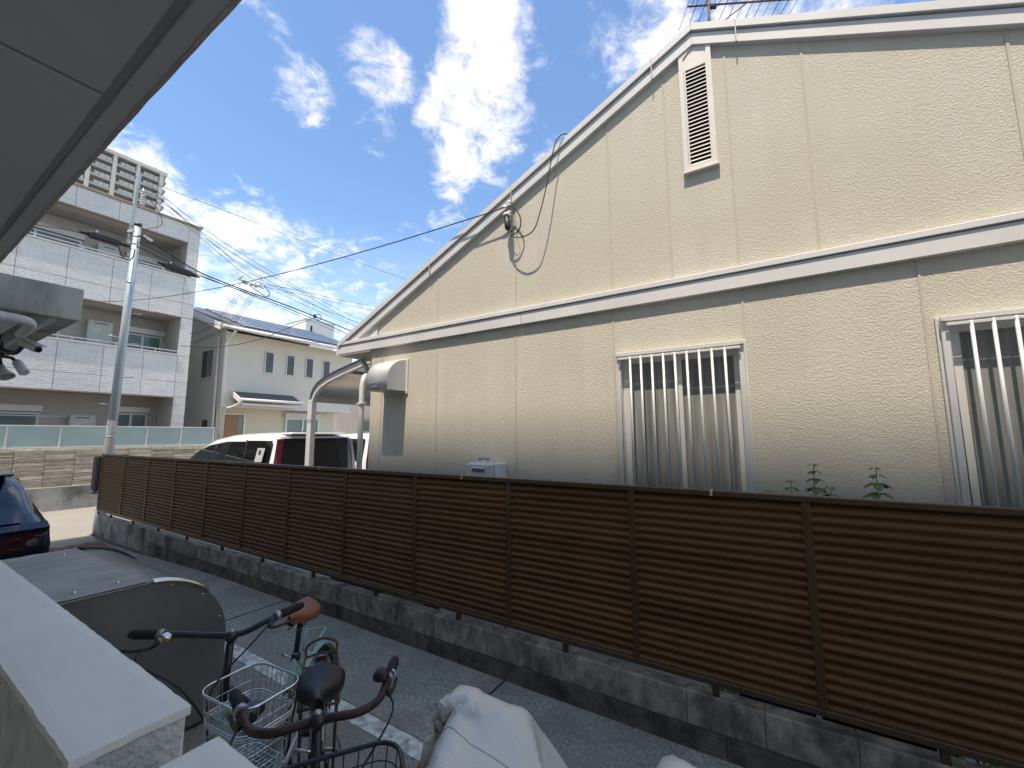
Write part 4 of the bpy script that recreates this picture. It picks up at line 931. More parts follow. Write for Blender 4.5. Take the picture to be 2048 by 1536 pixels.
def hatchback():
    v = thing('blue_hatchback', 'dark blue hatchback at the left edge showing its rear window and lamp', 'car', (-6.42, .46, lane_z(-7.5)), None, 0)
    def half(w, zb, zs, wt, zt):
        return [(0.0, zb), (w*.7, zb), (w*.96, zb+.05), (w, zb+.22), (w*1.0, zs-.16), (w*.975, zs), (wt+(w*.975-wt)*.25, zt-.09), (wt*.92, zt-.03), (wt*.6, zt), (0, zt+.015)]
    secs = [(-4.05, half(.5, .35, .6, .4, .68)), (-3.9, half(.76, .24, .74, .6, .82)), (-3.4, half(.84, .2, .86, .66, .96)), (-2.9, half(.85, .2, .90, .64, 1.06)), (-2.4, half(.85, .2, .93, .60, 1.34)),
            (-1.9, half(.85, .2, .94, .59, 1.48)), (-1.2, half(.85, .2, .95, .59, 1.515)), (-.75, half(.85, .2, .96, .58, 1.48)), (-.48, half(.85, .22, .95, .56, 1.40)), (-.28, half(.84, .24, .94, .56, 1.20)), (-.10, half(.82, .28, .90, .60, 1.0)), (0.0, half(.76, .34, .82, .60, .90))]
    body_loft(secs, 'body', 'blue_car', v)
    def back(y0, y1, z0, z1, nm, mt_, off, kx=None):
        def fn(u, w_):
            z = z0+(z1-z0)*w_; s = (z-.92)/.5; k = 1-.36*max(0, s)*.8; y = (y0+(y1-y0)*u)*k
            x = (.03-.62*max(0, s)-.14*(abs(y)/.8)**3 if z > .92 else .05-.16*(abs(y)/.82)**3)+off; return (x, y, z)
        return MB().grid(fn, 18, 8).build(nm, mt_, v)
    back(-.80, .80, .40, .92, 'tailgate', 'blue_car', .01); back(-.66, .66, .99, 1.36, 'rear_window', 'dark_glass', .025)
    back(-.80, .80, .925, .975, 'gate_lip', 'blue_car', .045)
    MB().box(-.74, -.36, -.55, .55, 1.435, 1.462).build('roof_spoiler', 'blue_car', v, .012)
    for s in (-1, 1):
        back(s*.36, s*.79, .72, .885, 'tail_lamp', 'lamp_dark', .022)
        for yc in (.55, .70):
            x = .05-.16*(yc/.82)**3+.04
            MB().ring((x-.012, s*yc, .80), .05, .005, 'x', 20, 6).build('lamp_ring', 'lamp_dark', v)
        MB().grid(lambda u, w_: (-2.3+1.75*u, s*(.842-.22*w_*(.9)), .98+.36*w_*(1-.5*abs(u-.4))), 10, 4).build('side_window', 'dark_glass', v)
    text_m = bpy.data.curves
    MB().box(.055, .06, -.06, .06, .93, .96).build('badge', 'chrome', v, .002)
    MB().box(.0, .06, -.83, .83, .25, .48).build('rear_bumper', 'black_plastic', v, .05)
    for x in (-3.3, -.75):
        for s in (-1, 1): wheel(v, x, s*.77, .30, .19, s)
    return v
hatchback()

# ------------------------------------------------------------------ our own apartment building: overhang, parapet, mass behind the camera
ap = thing('apartment_building', 'grey concrete apartment building overhanging the left with soffit and parapet', 'building', (0, -4, 0))
rel(ap, 'upper_block', 'apt_concrete', MB().box(-10.3, 9.0, -20.0, .27, 2.95, 5.899)); rel(ap, 'setback_block', 'apt_concrete', MB().box(-10.3, 9.0, -20.0, -8.0, 5.9, 31.1))
sx = [-10.3, -5.5, -3.46, -1.455, .55, 2.6, 4.6, 6.8, 9.0]
for a, b in zip(sx, sx[1:]): rel(ap, 'soffit_panel', 'soffit', MB().box(a+.006, b-.006, -1.3, .281, 2.70, 2.76), .004)
rel(ap, 'soffit_core', 'soffit', MB().box(-10.3, 9.0, -1.3, .35, 2.722, 2.949))
ee = MB()
n = 260
pr_e = []
for i in range(n+1):
    x = -10.3+19.3*i/n; j = .0035*mnoise.noise(Vector((x*9, 0, 0)))+.003*mnoise.noise(Vector((x*37, 3, 0)))
    pr_e.append([(x, .303, 2.725), (x, .303, 2.703), (x, .306, 2.700), (x, .343+j, 2.700+j*.4), (x, .356+j, 2.709+j), (x, .358, 2.949)])
ee.add([p for r in pr_e for p in r], [(i*6+k, i*6+k+1, (i+1)*6+k+1, (i+1)*6+k) for i in range(n) for k in range(5)])
rel(ap, 'drip_edge', 'soffit', ee)
chs = MB(); chs.add([(p[k][0], p[k][1]+(.0012 if k == 4 else .0006), p[k][2]-.0012) for p in pr_e for k in (3, 4)], [(2*i, 2*i+1, 2*i+3, 2*i+2) for i in range(n)])
rel(ap, 'chipped_edge', 'soffit_edge', chs)
rel(ap, 'corridor_wall', 'apt_concrete', MB().box(-5.5, 9, -1.4, -1.3, -.1, 2.70)); rel(ap, 'corridor_floor', 'apt_concrete', MB().box(-5.5, 9, -1.3, .285, -.1, .22))
# landing beam that steps down further along
bmn = rel(ap, 'landing_beam', 'apt_beam', MB().box(-6.6, -3.50, -.9, .70, 2.492, 2.688), .006)
rel(ap, 'beam_drip', 'apt_concrete', MB().box(-6.5, -3.56, .58, .61, 2.484, 2.4915)); rel(ap, 'beam_drip', 'apt_concrete', MB().box(-6.5, -3.60, .10, .50, 2.478, 2.4915), .004)
rel(ap, 'column', 'apt_concrete', MB().box(-6.6, -6.1, -.9, -.3, -.1, 2.49))
def parapet(x0, x1, y0, y1, zt, seed):
    rel(ap, 'parapet_wall', 'parapet_rough', MB().box(x0+.004, x1-.004, y0+.004, y1-.004, -.1, zt-.010), .010)
    mb = MB(); nx = max(4, int((x1-x0)/.022)); ny = 8
    def fn(u, v):
        x, y = x0+(x1-x0)*u, y0+(y1-y0)*v
        ex = min(u, 1-u)*(x1-x0); ey = min(v, 1-v)*(y1-y0); e = min(ex, ey)
        j = .0018*mnoise.noise(Vector((x*26, y*26, seed)))+.0015*mnoise.noise(Vector((x*70, y*70, seed)))
        z = zt+.0015*mnoise.noise(Vector((x*7, y*7, seed)))-(.002 if e < 1e-6 else 0)
        if ey < 1e-6: y += j
        if ex < 1e-6: x += j
        return (x, y, z)
    mb.grid(fn, nx, ny, smooth=False)
    # turned-down rim
    per = [fn(i/nx, 0) for i in range(nx+1)]+[fn(1, j/ny) for j in range(1, ny+1)]+[fn(1-i/nx, 1) for i in range(1, nx+1)]+[fn(0, 1-j/ny) for j in range(1, ny)]
    m = len(per); mb.add(per+[(p[0], p[1], zt-.018-.006*abs(mnoise.noise(Vector((p[0]*30, p[1]*30, 5+seed))))) for p in per], [(i, (i+1) % m, m+(i+1) % m, m+i) for i in range(m)], False)
    return rel(ap, 'parapet_cap', 'parapet_paint', mb)
parapet(-5.5, -1.163, .288, .482, 1.20, 1.0)
parapet(-1.002, 3.2, .288, .468, 1.20, 2.0)

pp = thing('drain_pipe', 'white plastic drain pipe elbow under the concrete beam', 'pipe', (-3.3, .4, 2.41))
rel(pp, 'pipe', 'pvc', MB().tube([(-3.30, -.9, 2.43), (-3.30, .40, 2.413)], .021, 16)); rel(pp, 'elbow', 'pvc', MB().tube(bez([(-3.30, .36, 2.413), (-3.305, .43, 2.412), (-3.34, .474, 2.408), (-3.42, .49, 2.400), (-3.62, .49, 2.385)], 5), .024, 16)); rel(pp, 'collar', 'pvc', MB().tube([(-3.30, .345, 2.4135), (-3.30, .385, 2.413)], .0255, 16))
def aim_tube(c, d, prof): return MB().lathe(c, prof, d, 18)
sc1 = thing('security_camera', 'white bullet security camera with a dark lens under the beam', 'camera', (-4.0, .62, 2.38))
d1 = Vector((.75, .45, -.38)).normalized(); c1 = Vector((-4.05, .60, 2.385))
rel(sc1, 'housing', 'unit_white', MB().bar(c1-d1*.08, c1+d1*.05, .05, .045), .009); rel(sc1, 'sun_hood', 'unit_white', MB().bar(c1-d1*.07+Vector((0, 0, .028)), c1+d1*.075+Vector((0, 0, .028)), .066, .008), .003); rel(sc1, 'lens', 'dark_glass', aim_tube(c1+d1*.051, d1, [(.02, 0), (.02, .008), (.012, .009), (0, .008)]))
rel(sc1, 'bracket', 'black_plastic', MB().tube(bez([c1-d1*.06-Vector((0, 0, .02)), (-4.22, .55, 2.35), (-4.35, .5, 2.40), (-4.35, .5, 2.492)]), .014, 8))
sc2 = thing('bullet_camera', 'cream cylinder lamp pointing down on a jointed arm under the beam', 'spotlight', (-4.4, .62, 2.25))
c2_ = Vector((-4.30, .60, 2.272)); d2 = Vector((.55, .25, -.62)).normalized()
rel(sc2, 'housing', 'pvc', aim_tube(c2_, d2, [(0, -.06), (.018, -.056), (.026, -.04), (.027, .055), (.022, .056), (0, .05)])); rel(sc2, 'arm', 'black_plastic', MB().tube([c2_-d2*.05, (-4.40, .57, 2.34), (-4.55, .55, 2.36), (-4.65, .54, 2.492)], .010, 8))
sc3 = thing('flood_lamp', 'round dark floodlight at the left edge under the beam', 'spotlight', (-4.9, .62, 2.2))
c3 = Vector((-4.82, .60, 2.275)); d3 = Vector((.45, .25, -.8)).normalized()
rel(sc3, 'shade', 'trim_dark', aim_tube(c3, d3, [(0, -.07), (.018, -.065), (.022, -.02), (.044, .018), (.048, .036), (.044, .036), (.018, .0), (0, 0)])); rel(sc3, 'reflector', 'steel', aim_tube(c3+d3*.018, d3, [(0, 0), (.02, .003), (.038, .012)])); rel(sc3, 'arm', 'black_plastic', MB().tube([c3-d3*.06, (-4.86, .57, 2.40), (-4.86, .57, 2.492)], .010, 8))

# ------------------------------------------------------------------ smoked arch shelter
sl = thing('arched_shelter', 'smoked grey arched storage shelter beside the parapet', 'shelter', (-3.9, 1.0, 0))
RA, YC_, ZC_, TOPZ = .465, 1.025, .485, .95
arc = [(1.04+.45*math.sin(a), .50+.45*math.cos(a)) for a in [rad(90*k/14) for k in range(15)]]
flat = [(.51, TOPZ), (1.04, TOPZ)]
outline = [(.51, .03), (.51, TOPZ)]+arc+[(1.49, .03)]
for x, nm in ((-3.19, 'end_panel'), (-4.55, 'end_panel')): rel(sl, nm, 'smoke_poly', MB().prism(outline, 'x', x-.008, x))
m = MB(); xx0, xx1 = -4.54, -3.20
m.add([(x, y, z) for x in (xx0, xx1) for y, z in arc]+[(x, y-.006*math.sin(rad(90*k/14)), z-.006*math.cos(rad(90*k/14))) for x in (xx0, xx1) for k, (y, z) in enumerate(arc)],
      [(i, i+1, 15+i+1, 15+i) for i in range(14)]+[(30+i, 45+i, 45+i+1, 30+i+1) for i in range(14)], True)
rel(sl, 'arch_sheet', 'smoke_poly', m)
m = MB(); m.grid(lambda u, v: (-4.60+1.42*u, .47+.575*v, TOPZ+.010+.003*mnoise.noise(Vector((u*5, v*9, 0)))), 30, 16); m.grid(lambda u, v: (-4.60+1.42*u, .47+.575*v, TOPZ+.004), 2, 2)
rel(sl, 'top_sheet', 'smoke_top', m)
rel(sl, 'side_sheet', 'smoke_poly', MB().box(-4.54, -3.20, 1.484, 1.490, .03, .50))
rel(sl, 'edge_trim', 'steel', MB().box(-3.205, -3.178, .47, 1.045, TOPZ-.004, TOPZ+.0035))
at_ = MB(); at_.add([(x, 1.04+r*math.sin(a), .50+r*math.cos(a)) for a in [rad(4+42*k/10) for k in range(11)] for x, r in ((-3.215, .462), (-3.178, .462), (-3.178, .445))], [(3*i+j, 3*i+j+1, 3*i+j+4, 3*i+j+3) for i in range(10) for j in range(2)], True)
rel(sl, 'arch_trim', 'chrome', at_)
a2 = MB(); a2.tube([(-4.56, y+.004, z+.004) for y, z in arc], .016, 8); rel(sl, 'arch_rib', 'bike_black', a2)
for x, y in ((-3.30, .94), (-3.30, .76), (-4.40, .94), (-4.40, .6)): rel(sl, 'bolt', 'chrome', MB().lathe((x, y, TOPZ+.011), [(.011, 0), (.010, .005), (0, .007)], (0, 0, 1), 10))
for k in (3, 7, 11): y, z = arc[k]; rel(sl, 'rivet', 'chrome', MB().lathe((-3.1895, y-.02, z-.02), [(.007, 0), (.005, .003), (0, .004)], (1, 0, 0), 8))
for x in (-3.25, -4.48):
    for y in (.54, 1.45): rel(sl, 'post', 'bike_black', MB().tube([(x, y, .0), (x, y, .60)], .014, 8))

# ------------------------------------------------------------------ bicycles (local: +x forward, z up, origin under the rear axle)
def bike_wheel(parent, nm, cx, R, steer=None):
    t = MB().ring((0, 0, 0), R-.016, .017, 'y', 48, 8).build(nm, 'black_rubber', parent); t.location = (cx, 0, R)
    MB().ring((0, 0, 0), R-.040, .010, 'y', 48, 6).build('rim', 'steel', t)
    sp = MB(); n = 28
    for k in range(n):
        a = 2*math.pi*k/n; a2_ = a+(.35 if k % 2 else -.35); s = .03 if k % 4 < 2 else -.03
        sp.tube([(.022*math.cos(a2_), s, .022*math.sin(a2_)), ((R-.045)*math.cos(a), 0, (R-.045)*math.sin(a))], .0011, 4, caps=False)
    sp.build('spokes', 'chrome', t); MB().tube([(0, -.05, 0), (0, .05, 0)], .018, 10).build('hub', 'steel', t)
    return t
def saddle(parent, x0, x1, z, w, mat, rivets=False):
    L_ = x1-x0; mb = MB()
    def fn(u, v):
        s = v                                     # 0 rear .. 1 nose
        hw = w/2*(1-.06*(1-s)**6)*(1/(1+math.exp((s-.50)*9))*.82+.18)*(min(1, (s+.02)/.10))**.45*(1 if s < .97 else .8)
        a = math.pi*(u-.5)*1.25; x = x0+L_*s
        yy = hw*math.sin(a)/math.sin(math.pi*.625) if abs(a) < math.pi/2 else hw*math.copysign(1, a)*1.06*(1-.08*(abs(a)-math.pi/2))
        zz = z-.055*(1-math.cos(a))*(.55+.45*(1-s))-.012*math.sin(math.pi*s)+.018*(1-s)**3
        return (x, yy, zz)
    mb.grid(fn, 20, 22); o = mb.build('saddle', mat, parent)
    md = o.modifiers.new('shell', 'SOLIDIFY'); md.thickness = .008; md.offset = -1
    MB().grid(lambda u, v: (x0+L_*(.04+.92*v), (w*.36*(1/(1+math.exp((v-.5)*9)))+.018)*(2*u-1), z-.052), 6, 10).build('saddle_base', 'black_plastic', o)
    for s in (-1, 1): MB().tube(bez([(x0+.03, s*.035, z-.05), (x0+.08, s*.03, z-.085), (x0+.17, s*.025, z-.085), (x1-.04, s*.012, z-.045)], 4), .0035, 6).build('saddle_rail', 'chrome', o)
    if rivets:
        for s in (-1, 1):
            for q in (.10, .22): MB().ball((x0+L_*q, s*w*.46, z-.045), .005).build('rivet', 'brass', o)
    return o
def bike(name, label, loc, heading, R, wb, colr, bars, clamp, saddle_x, saddle_z, head_x, saddle_mat, bar_mat, step=True, hr=.0, fender='steel', rack=None, lowcol=None):
    b = thing(name, label, 'bicycle', loc, 'bicycles parked by the parapet', heading)
    bike_wheel(b, 'rear_wheel', 0, R); f_w = bike_wheel(b, 'front_wheel', wb, R)
    bbx, bbz = .43, .27
    seat_top = (saddle_x[0]+.11, 0, saddle_z-.22)
    fr = MB()
    fr.tube([(bbx, 0, bbz), seat_top], .0155, 12)
    hd0, hd1 = Vector((head_x+.04, 0, clamp[2]-.36)), Vector((head_x-.005, 0, clamp[2]-.22))
    fr.tube([hd0, hd1], .019, 12)
    fr.tube(bez([hd0+Vector((-.01, 0, .02)), (bbx+.20, 0, bbz+.11), (bbx+.09, 0, bbz+.02), (bbx, 0, bbz)], 6), .019, 12)
    fr.tube(bez([hd1+Vector((-.01, 0, -.03)), (bbx+.16, 0, bbz+.23), (bbx-.02, 0, bbz+.13)], 6), .014, 10)
    for s in (-1, 1):
        fr.tube(bez([(bbx, s*.03, bbz), (.2, s*.055, R-.01), (0, s*.06, R)], 4), .010, 8); fr.tube([(seat_top[0], s*.02, seat_top[2]-.04), (0, s*.062, R)], .008, 8)
    fr.build('frame', colr, b)
    fk = MB()
    for s in (-1, 1): fk.tube(bez([hd0, hd0+Vector((.015, s*.045, -.04)), (wb-.05, s*.055, R+.12), (wb, s*.055, R)], 5), .011, 8)
    fk.build('fork', colr, b)
    MB().tube([seat_top, (seat_top[0]-.035, 0, saddle_z-.05)], .0135, 10).build('seatpost', 'bike_black', b); MB().tube([(seat_top[0]+.005, 0, seat_top[2]-.03), (seat_top[0], 0, seat_top[2])], .022, 10).build('seat_clamp', 'bike_black', b)
    MB().tube([(seat_top[0]+.02, -.015, seat_top[2]-.015), (seat_top[0]-.01, -.075, seat_top[2]-.01)], .006, 6).build('quick_release', 'chrome', b)
    MB().tube([hd1, (clamp[0]+.005, clamp[1], clamp[2]-.02)], .014, 10).build('stem', 'bike_black', b); MB().ball((clamp[0], clamp[1], clamp[2]), .024, .022, .022).build('stem_clamp', 'bike_black', b); MB().lathe((clamp[0], clamp[1], clamp[2]+.018), [(.010, 0), (.010, .006), (0, .008)], (0, 0, 1), 10).build('stem_bolt', 'steel', b)
    hb_ = MB().tube(bez(bars, 7), .0115, 12).build('handlebar', bar_mat, b)
    for (p, q) in ((bars[0], bars[1]), (bars[-1], bars[-2])):
        p, q = V3(p), V3(q); d = (q-p).normalized()
        MB().tube([p-d*.005, p+d*.02, p+d*.06, p+d*.095, p+d*.10], [.013, .0175, .016, .0175, .014], 14).build('grip', 'black_rubber', hb_)
        MB().tube([p+d*.105, p+d*.125], .018, 12).build('lever_clamp', 'steel', hb_)
        fwd = Vector((1, 0, -.25)); c = p+d*.12
        MB().tube(bez([c+fwd*.012, c+fwd*.045+Vector((0, 0, -.012)), c+fwd*.055-d*.06+Vector((0, 0, -.02)), c+fwd*.05-d*.115+Vector((0, 0, -.022))], 5), [.010]*5+[.006]*11, 8).build('brake_lever', 'bike_black', hb_)
    for s, (p, q) in enumerate(((bars[0], bars[1]), (bars[-1], bars[-2]))):
        p, q = V3(p), V3(q); d = (q-p).normalized(); c = p+d*.13+Vector((.03, 0, -.01))
        MB().tube(bez([c, c+Vector((.10, 0, -.02)), V3((clamp[0]+.16, (c.y)*.35, clamp[2]-.10)), V3((clamp[0]+.11, 0, clamp[2]-.26)), V3((head_x+.07, .0, clamp[2]-.38))], 6), .0032, 6).build('brake_cable', 'cable', b)
    # drive train, pedals, stand
    MB().lathe((bbx, -.035, bbz), [(.085, 0), (.085, .003), (.02, .004), (0, .004)], (0, -1, 0), 28).build('chainring', 'steel', b)
    for s in (-1, 1):
        e = Vector((bbx+.14*s, -.06*s, bbz-.09*s)); MB().bar((bbx, -.055*s, bbz), e, .012, .02).build('crank', 'chrome', b); MB().bar(e+Vector((-.045, -.05*s, 0)), e+Vector((.045, -.05*s, 0)), .07, .02).build('pedal', 'black_rubber', b, .004)
    MB().prism([(-.05, R+.045), (bbx+.09, bbz+.10), (bbx+.11, bbz+.02), (bbx+.05, bbz-.04)] if False else [(-.06, R-.03), (-.04, R+.05), (bbx+.02, bbz+.105), (bbx+.10, bbz+.06), (bbx+.10, bbz-.02)], 'y', -.062, -.055).build('chain_guard', lowcol or colr, b, .003)
    st = MB()
    for s in (-1, 1): st.tube([(.0, s*.08, R), (-.10, s*.13, .012), (-.02, s*.13, .008)], .008, 8)
    st.tube([(-.10, -.13, .012), (-.10, .13, .012)], .008, 8); st.build('stand', 'steel', b)
    # fenders
    def fend(cx, a0, a1, par, nm):
        Rf = R+.024
        def fn(u, v):
            a = rad(a0+(a1-a0)*v); q = (u-.5)*2; r = Rf-.016*q*q; return (cx+r*math.cos(a), .030*q, R+r*math.sin(a))
        o = MB().grid(fn, 8, 26).build(nm, fender, par); md = o.modifiers.new('shell', 'SOLIDIFY'); md.thickness = .0015; return o
    fend(0, -5+0, 190, b, 'mudguard') if False else fend(0, 40, 205, b, 'mudguard'); fend(wb, 20, 165, b, 'mudguard')
    saddle(b, saddle_x[0], saddle_x[1], saddle_z, hr or .20, saddle_mat, rivets=saddle_mat == 'leather')
    if rack:
        zr, mat_, x0, x1, w = rack
        rk = MB(); rk.tube(bez([(x1, -w*.5, zr), (x0+.05, -w*.5, zr), (x0+.01, -w*.36, zr), (x0, 0, zr+.004), (x0+.01, w*.36, zr), (x0+.05, w*.5, zr), (x1, w*.5, zr)], 5), .006, 8)
        for y in (-w*.18, w*.18): rk.tube([(x1, y, zr), (x0+.01, y, zr)], .005, 8)
        for x in (x1, x1-.14, x0+.12): rk.tube([(x, -w*.5, zr), (x, w*.5, zr)], .005, 8)
        for s in (-1, 1): rk.tube([(x1-.1, s*w*.5, zr), (.0, s*.065, R)], .005, 6); rk.tube([(x0+.1, s*w*.5, zr), (.0, s*.065, R)], .005, 6)
        rk.tube(bez([(x0+.03, -w*.45, zr), (x0+.01, -w*.45, zr+.05), (x0+.005, 0, zr+.075), (x0+.01, w*.45, zr+.05), (x0+.03, w*.45, zr)], 5), .006, 8)
        rk.build('rear_rack', mat_, b)
        q = MB().box(x0-.03, x0-.012, -.03, .03, zr-.06, zr-.02).build('rear_reflector', 'red_lamp', b, .004)
    return b
def heading(dx, dy): return math.atan2(dy, dx)

bB = bike('city_bicycle', 'bicycle with black saddle, dark brown swept handlebar and rusty rear rack', (-1.75, 1.21, 0), heading(.82, -.57), .325, 1.08, 'bike_brown',
     [(.475, -.245, 1.0), (.59, -.205, 1.0), (.665, -.178, .995), (.735, -.145, 1.015), (.762, -.10, 1.02), (.755, -.04, 1.02), (.753, 0, 1.02), (.755, .04, 1.02), (.762, .10, 1.02), (.735, .145, 1.015), (.665, .178, .995), (.59, .205, 1.0), (.475, .245, 1.0)],
     (.753, 0, 1.02), (.12, .35), .865, .80, 'saddle_black', 'bike_brown', hr=.19, fender='steel', rack=(.70, 'rust', -.36, .10, .15), lowcol='teal')
# bell on the left grip of the swept bar
bl_ = MB().lathe((.60, .185, 1.015), [(.026, 0), (.027, .010), (.020, .022), (0, .028)], (0, 0, 1), 16).build('bell', 'black_plastic', bB); MB().tube([(.565, .219, 1.0), (.555, .223, 1.0)], .0155, 12).build('bar_collar', 'pvc', bB)
MB().box(.46, .475, -.012, .012, .30, .5).build('frame_light', 'teal', bB)
def basket(parent, cx, cy, rot, zt, zb, lt, wt, lb, wbm, mat, nv=(8, 6), wires=5, rim=.006, wire=.0017, floor=True, name='basket'):
    def rr(l, w, n=8, r=.06):
        pts = []
        for (sx_, sy_, a0) in ((1, 1, 0), (-1, 1, 90), (-1, -1, 180), (1, -1, 270)):
            for k in range(n+1):
                a = rad(a0+90*k/n); pts.append((sx_*(l/2-r)+r*math.cos(a), sy_*(w/2-r)+r*math.sin(a)))
        return pts
    top, bot = rr(lt, wt), rr(lb, wbm, 8, .05); n = len(top)
    ca, sa = math.cos(rot), math.sin(rot)
    def W(p, z): return (cx+ca*p[0]-sa*p[1], cy+sa*p[0]+ca*p[1], z)
    def lv(t): return [W((top[i][0]+(bot[i][0]-top[i][0])*t, top[i][1]+(bot[i][1]-top[i][1])*t), zt+(zb-zt)*t) for i in range(n)]
    o = MB().tube(lv(0), rim, 8, closed=True).build(name, mat, parent)
    for t_ in (.33, .37, 1): MB().tube(lv(t_), rim*.62, 6, closed=True).build('hoop', mat, o)
    wm = MB()
    for k in range(1, wires+1):
        t = k/(wires+1)
        wm.tube(lv(t), wire, 5, closed=True)
    # verticals at even arc spacing
    acc = [0]
    for i in range(n): acc.append(acc[-1]+(V3(W(top[(i+1) % n], 0))-V3(W(top[i], 0))).length)
    N_ = sum(nv)*2
    for k in range(N_):
        s = acc[-1]*k/N_; i = max(j for j in range(n) if acc[j] <= s); f_ = (s-acc[i])/max(1e-6, acc[i+1]-acc[i]); j = (i+1) % n
        a = [top[i][q]+(top[j][q]-top[i][q])*f_ for q in (0, 1)]; c = [bot[i][q]+(bot[j][q]-bot[i][q])*f_ for q in (0, 1)]
        wm.tube([W(a, zt), W(c, zb)], wire, 5, caps=False)
    for k in range(1, nv[0]+2): x = -lb/2+lb*k/(nv[0]+2); wm.tube([W((x, -wbm/2), zb), W((x, wbm/2), zb)], wire, 5, caps=False)
    for k in range(1, nv[1]+2): y = -wbm/2+wbm*k/(nv[1]+2); wm.tube([W((-lb/2, y), zb), W((lb/2, y), zb)], wire, 5, caps=False)
    wm.build('basket_wires', mat, o); return o
basket(bB, .965, .05, 0, .97, .73, .27, .31, .2, .25, 'bike_black', rim=.006)

bA = bike('mint_bicycle', 'mint green bicycle with brown leather saddle and silver wire basket', (-2.32, 1.56, 0), heading(.56, -.83), .295, 1.02, 'mint',
     [(.86, -.335, 1.06), (.865, -.22, 1.06), (.845, -.15, 1.05), (.81, -.07, 1.03), (.80, 0, 1.025), (.775, .05, 1.03), (.735, .10, 1.05), (.68, .145, 1.06), (.61, .18, 1.06)],
     (.80, 0, 1.02), (.12, .325), .905, .83, 'leather', 'bike_black', hr=.165, fender='mint')
MB().lathe((.875, -.20, 1.045), [(.024, 0), (.025, .010), (.018, .020), (0, .026)], (0, 0, 1), 16).build('bell', 'chrome', bA); MB().tube([(.90, -.185, 1.055), (.905, -.155, 1.057)], .007, 8).build('bell_striker', 'brass', bA)
MB().box(.30, .315, -.02, .02, .50, .56).build('reflector', 'red_lamp', bA, .003)
MB().tube([(.09, -.02, .63), (.0, -.05, .70), (-.02, .05, .70), (.09, .02, .63)], .009, 8).build('ring_lock', 'mint', bA)
# silver basket: world corners to the bike frame
def to_local(o, p):
    a = o.rotation_euler.z; d = V3(p)-o.location; return Vector((d.x*math.cos(a)+d.y*math.sin(a), -d.x*math.sin(a)+d.y*math.cos(a), d.z))
cb = to_local(bA, (-1.66, .875, 0))
basket(bA, cb.x, cb.y, rad(5)-bA.rotation_euler.z, .915, .65, .275, .225, .22, .18, 'chrome', nv=(9, 7), wires=4, rim=.0045, wire=.0014)
MB().tube([(.80, .0, .84), (cb.x-.08, cb.y-.03, .80)], .008, 8).build('basket_bracket', 'bike_black', bA)
MB().box(cb.x-.05, cb.x+.03, cb.y-.03, cb.y+.03, .80, .84).build('front_lamp', 'bike_black', bA, .006)

# ------------------------------------------------------------------ draped covers (simulated once, then frozen)
def drape(name, label, supports, size, centre, z_start, seed, res=100, frames=48):
    sup = MB()
    for a, b, ra, rb_ in supports:
        a, b = V3(a), V3(b); n = 7
        pts = [a.lerp(b, i/(n-1)) for i in range(n)]; rs_ = [ra+(rb_-ra)*i/(n-1) for i in range(n)]
        if (b-a).length > 1e-3: sup.tube(pts, rs_, 12)
        sup.ball(a, ra, ra, ra, 12, 8); sup.ball(b, rb_, rb_, rb_, 12, 8)
    so = sup.build('support_form', 'cover_silver'); cm = so.modifiers.new('c', 'COLLISION'); so.collision.thickness_outer = .008; so.collision.cloth_friction = 12
    fl = MB().box(-4, 3, -2, 4, -.2, -.004).build('floor_form', 'cover_silver'); fl.modifiers.new('c', 'COLLISION'); fl.collision.thickness_outer = .01
    r = random.Random(seed)
    me = MB().grid(lambda u, v: (centre[0]+size[0]*(u-.5), centre[1]+size[1]*(v-.5), z_start+.03*mnoise.noise(Vector((u*8, v*8, seed)))), res, res)
    o = me.build(name, 'cover_silver', fixn=False); o.rotation_euler = (0, 0, 0)
    cl = o.modifiers.new('Cloth', 'CLOTH'); s = cl.settings; s.quality = 7; s.mass = .22; s.tension_stiffness = 30; s.compression_stiffness = 30; s.shear_stiffness = 8; s.bending_stiffness = .06; s.air_damping = 1.5
    cl.collision_settings.distance_min = .008; cl.collision_settings.use_self_collision = False; cl.collision_settings.collision_quality = 4
    cl.point_cache.frame_start = 1; cl.point_cache.frame_end = frames
    sc.frame_start, sc.frame_end = 1, frames
    for f_ in range(1, frames+1): sc.frame_set(f_)
    dg = bpy.context.evaluated_depsgraph_get(); nm = bpy.data.meshes.new_from_object(o.evaluated_get(dg))
    o.modifiers.clear(); o.data = nm; nm.materials.clear(); nm.materials.append(MATS['cover_silver'])
    for p in nm.polygons: p.use_smooth = True
    bpy.data.objects.remove(so); bpy.data.objects.remove(fl); sc.frame_set(1)
    W_ = res+1
    for ii in (int(res*.40), int(res*.66)):
        MB().tube([nm.vertices[j*W_+ii].co+nm.vertices[j*W_+ii].normal*.001 for j in range(4, res-3, 1)], .0012, 5).build('seam', 'cover_silver', o)
    jj = int(res*.52)
    MB().tube([nm.vertices[jj*W_+i].co+nm.vertices[jj*W_+i].normal*.001 for i in range(4, res-3, 1)], .0012, 5).build('seam', 'cover_silver', o)
    sl_ = o.modifiers.new('thick', 'SOLIDIFY'); sl_.thickness = .002
    return tag(o, label, 'cover', 'silver vehicle covers')
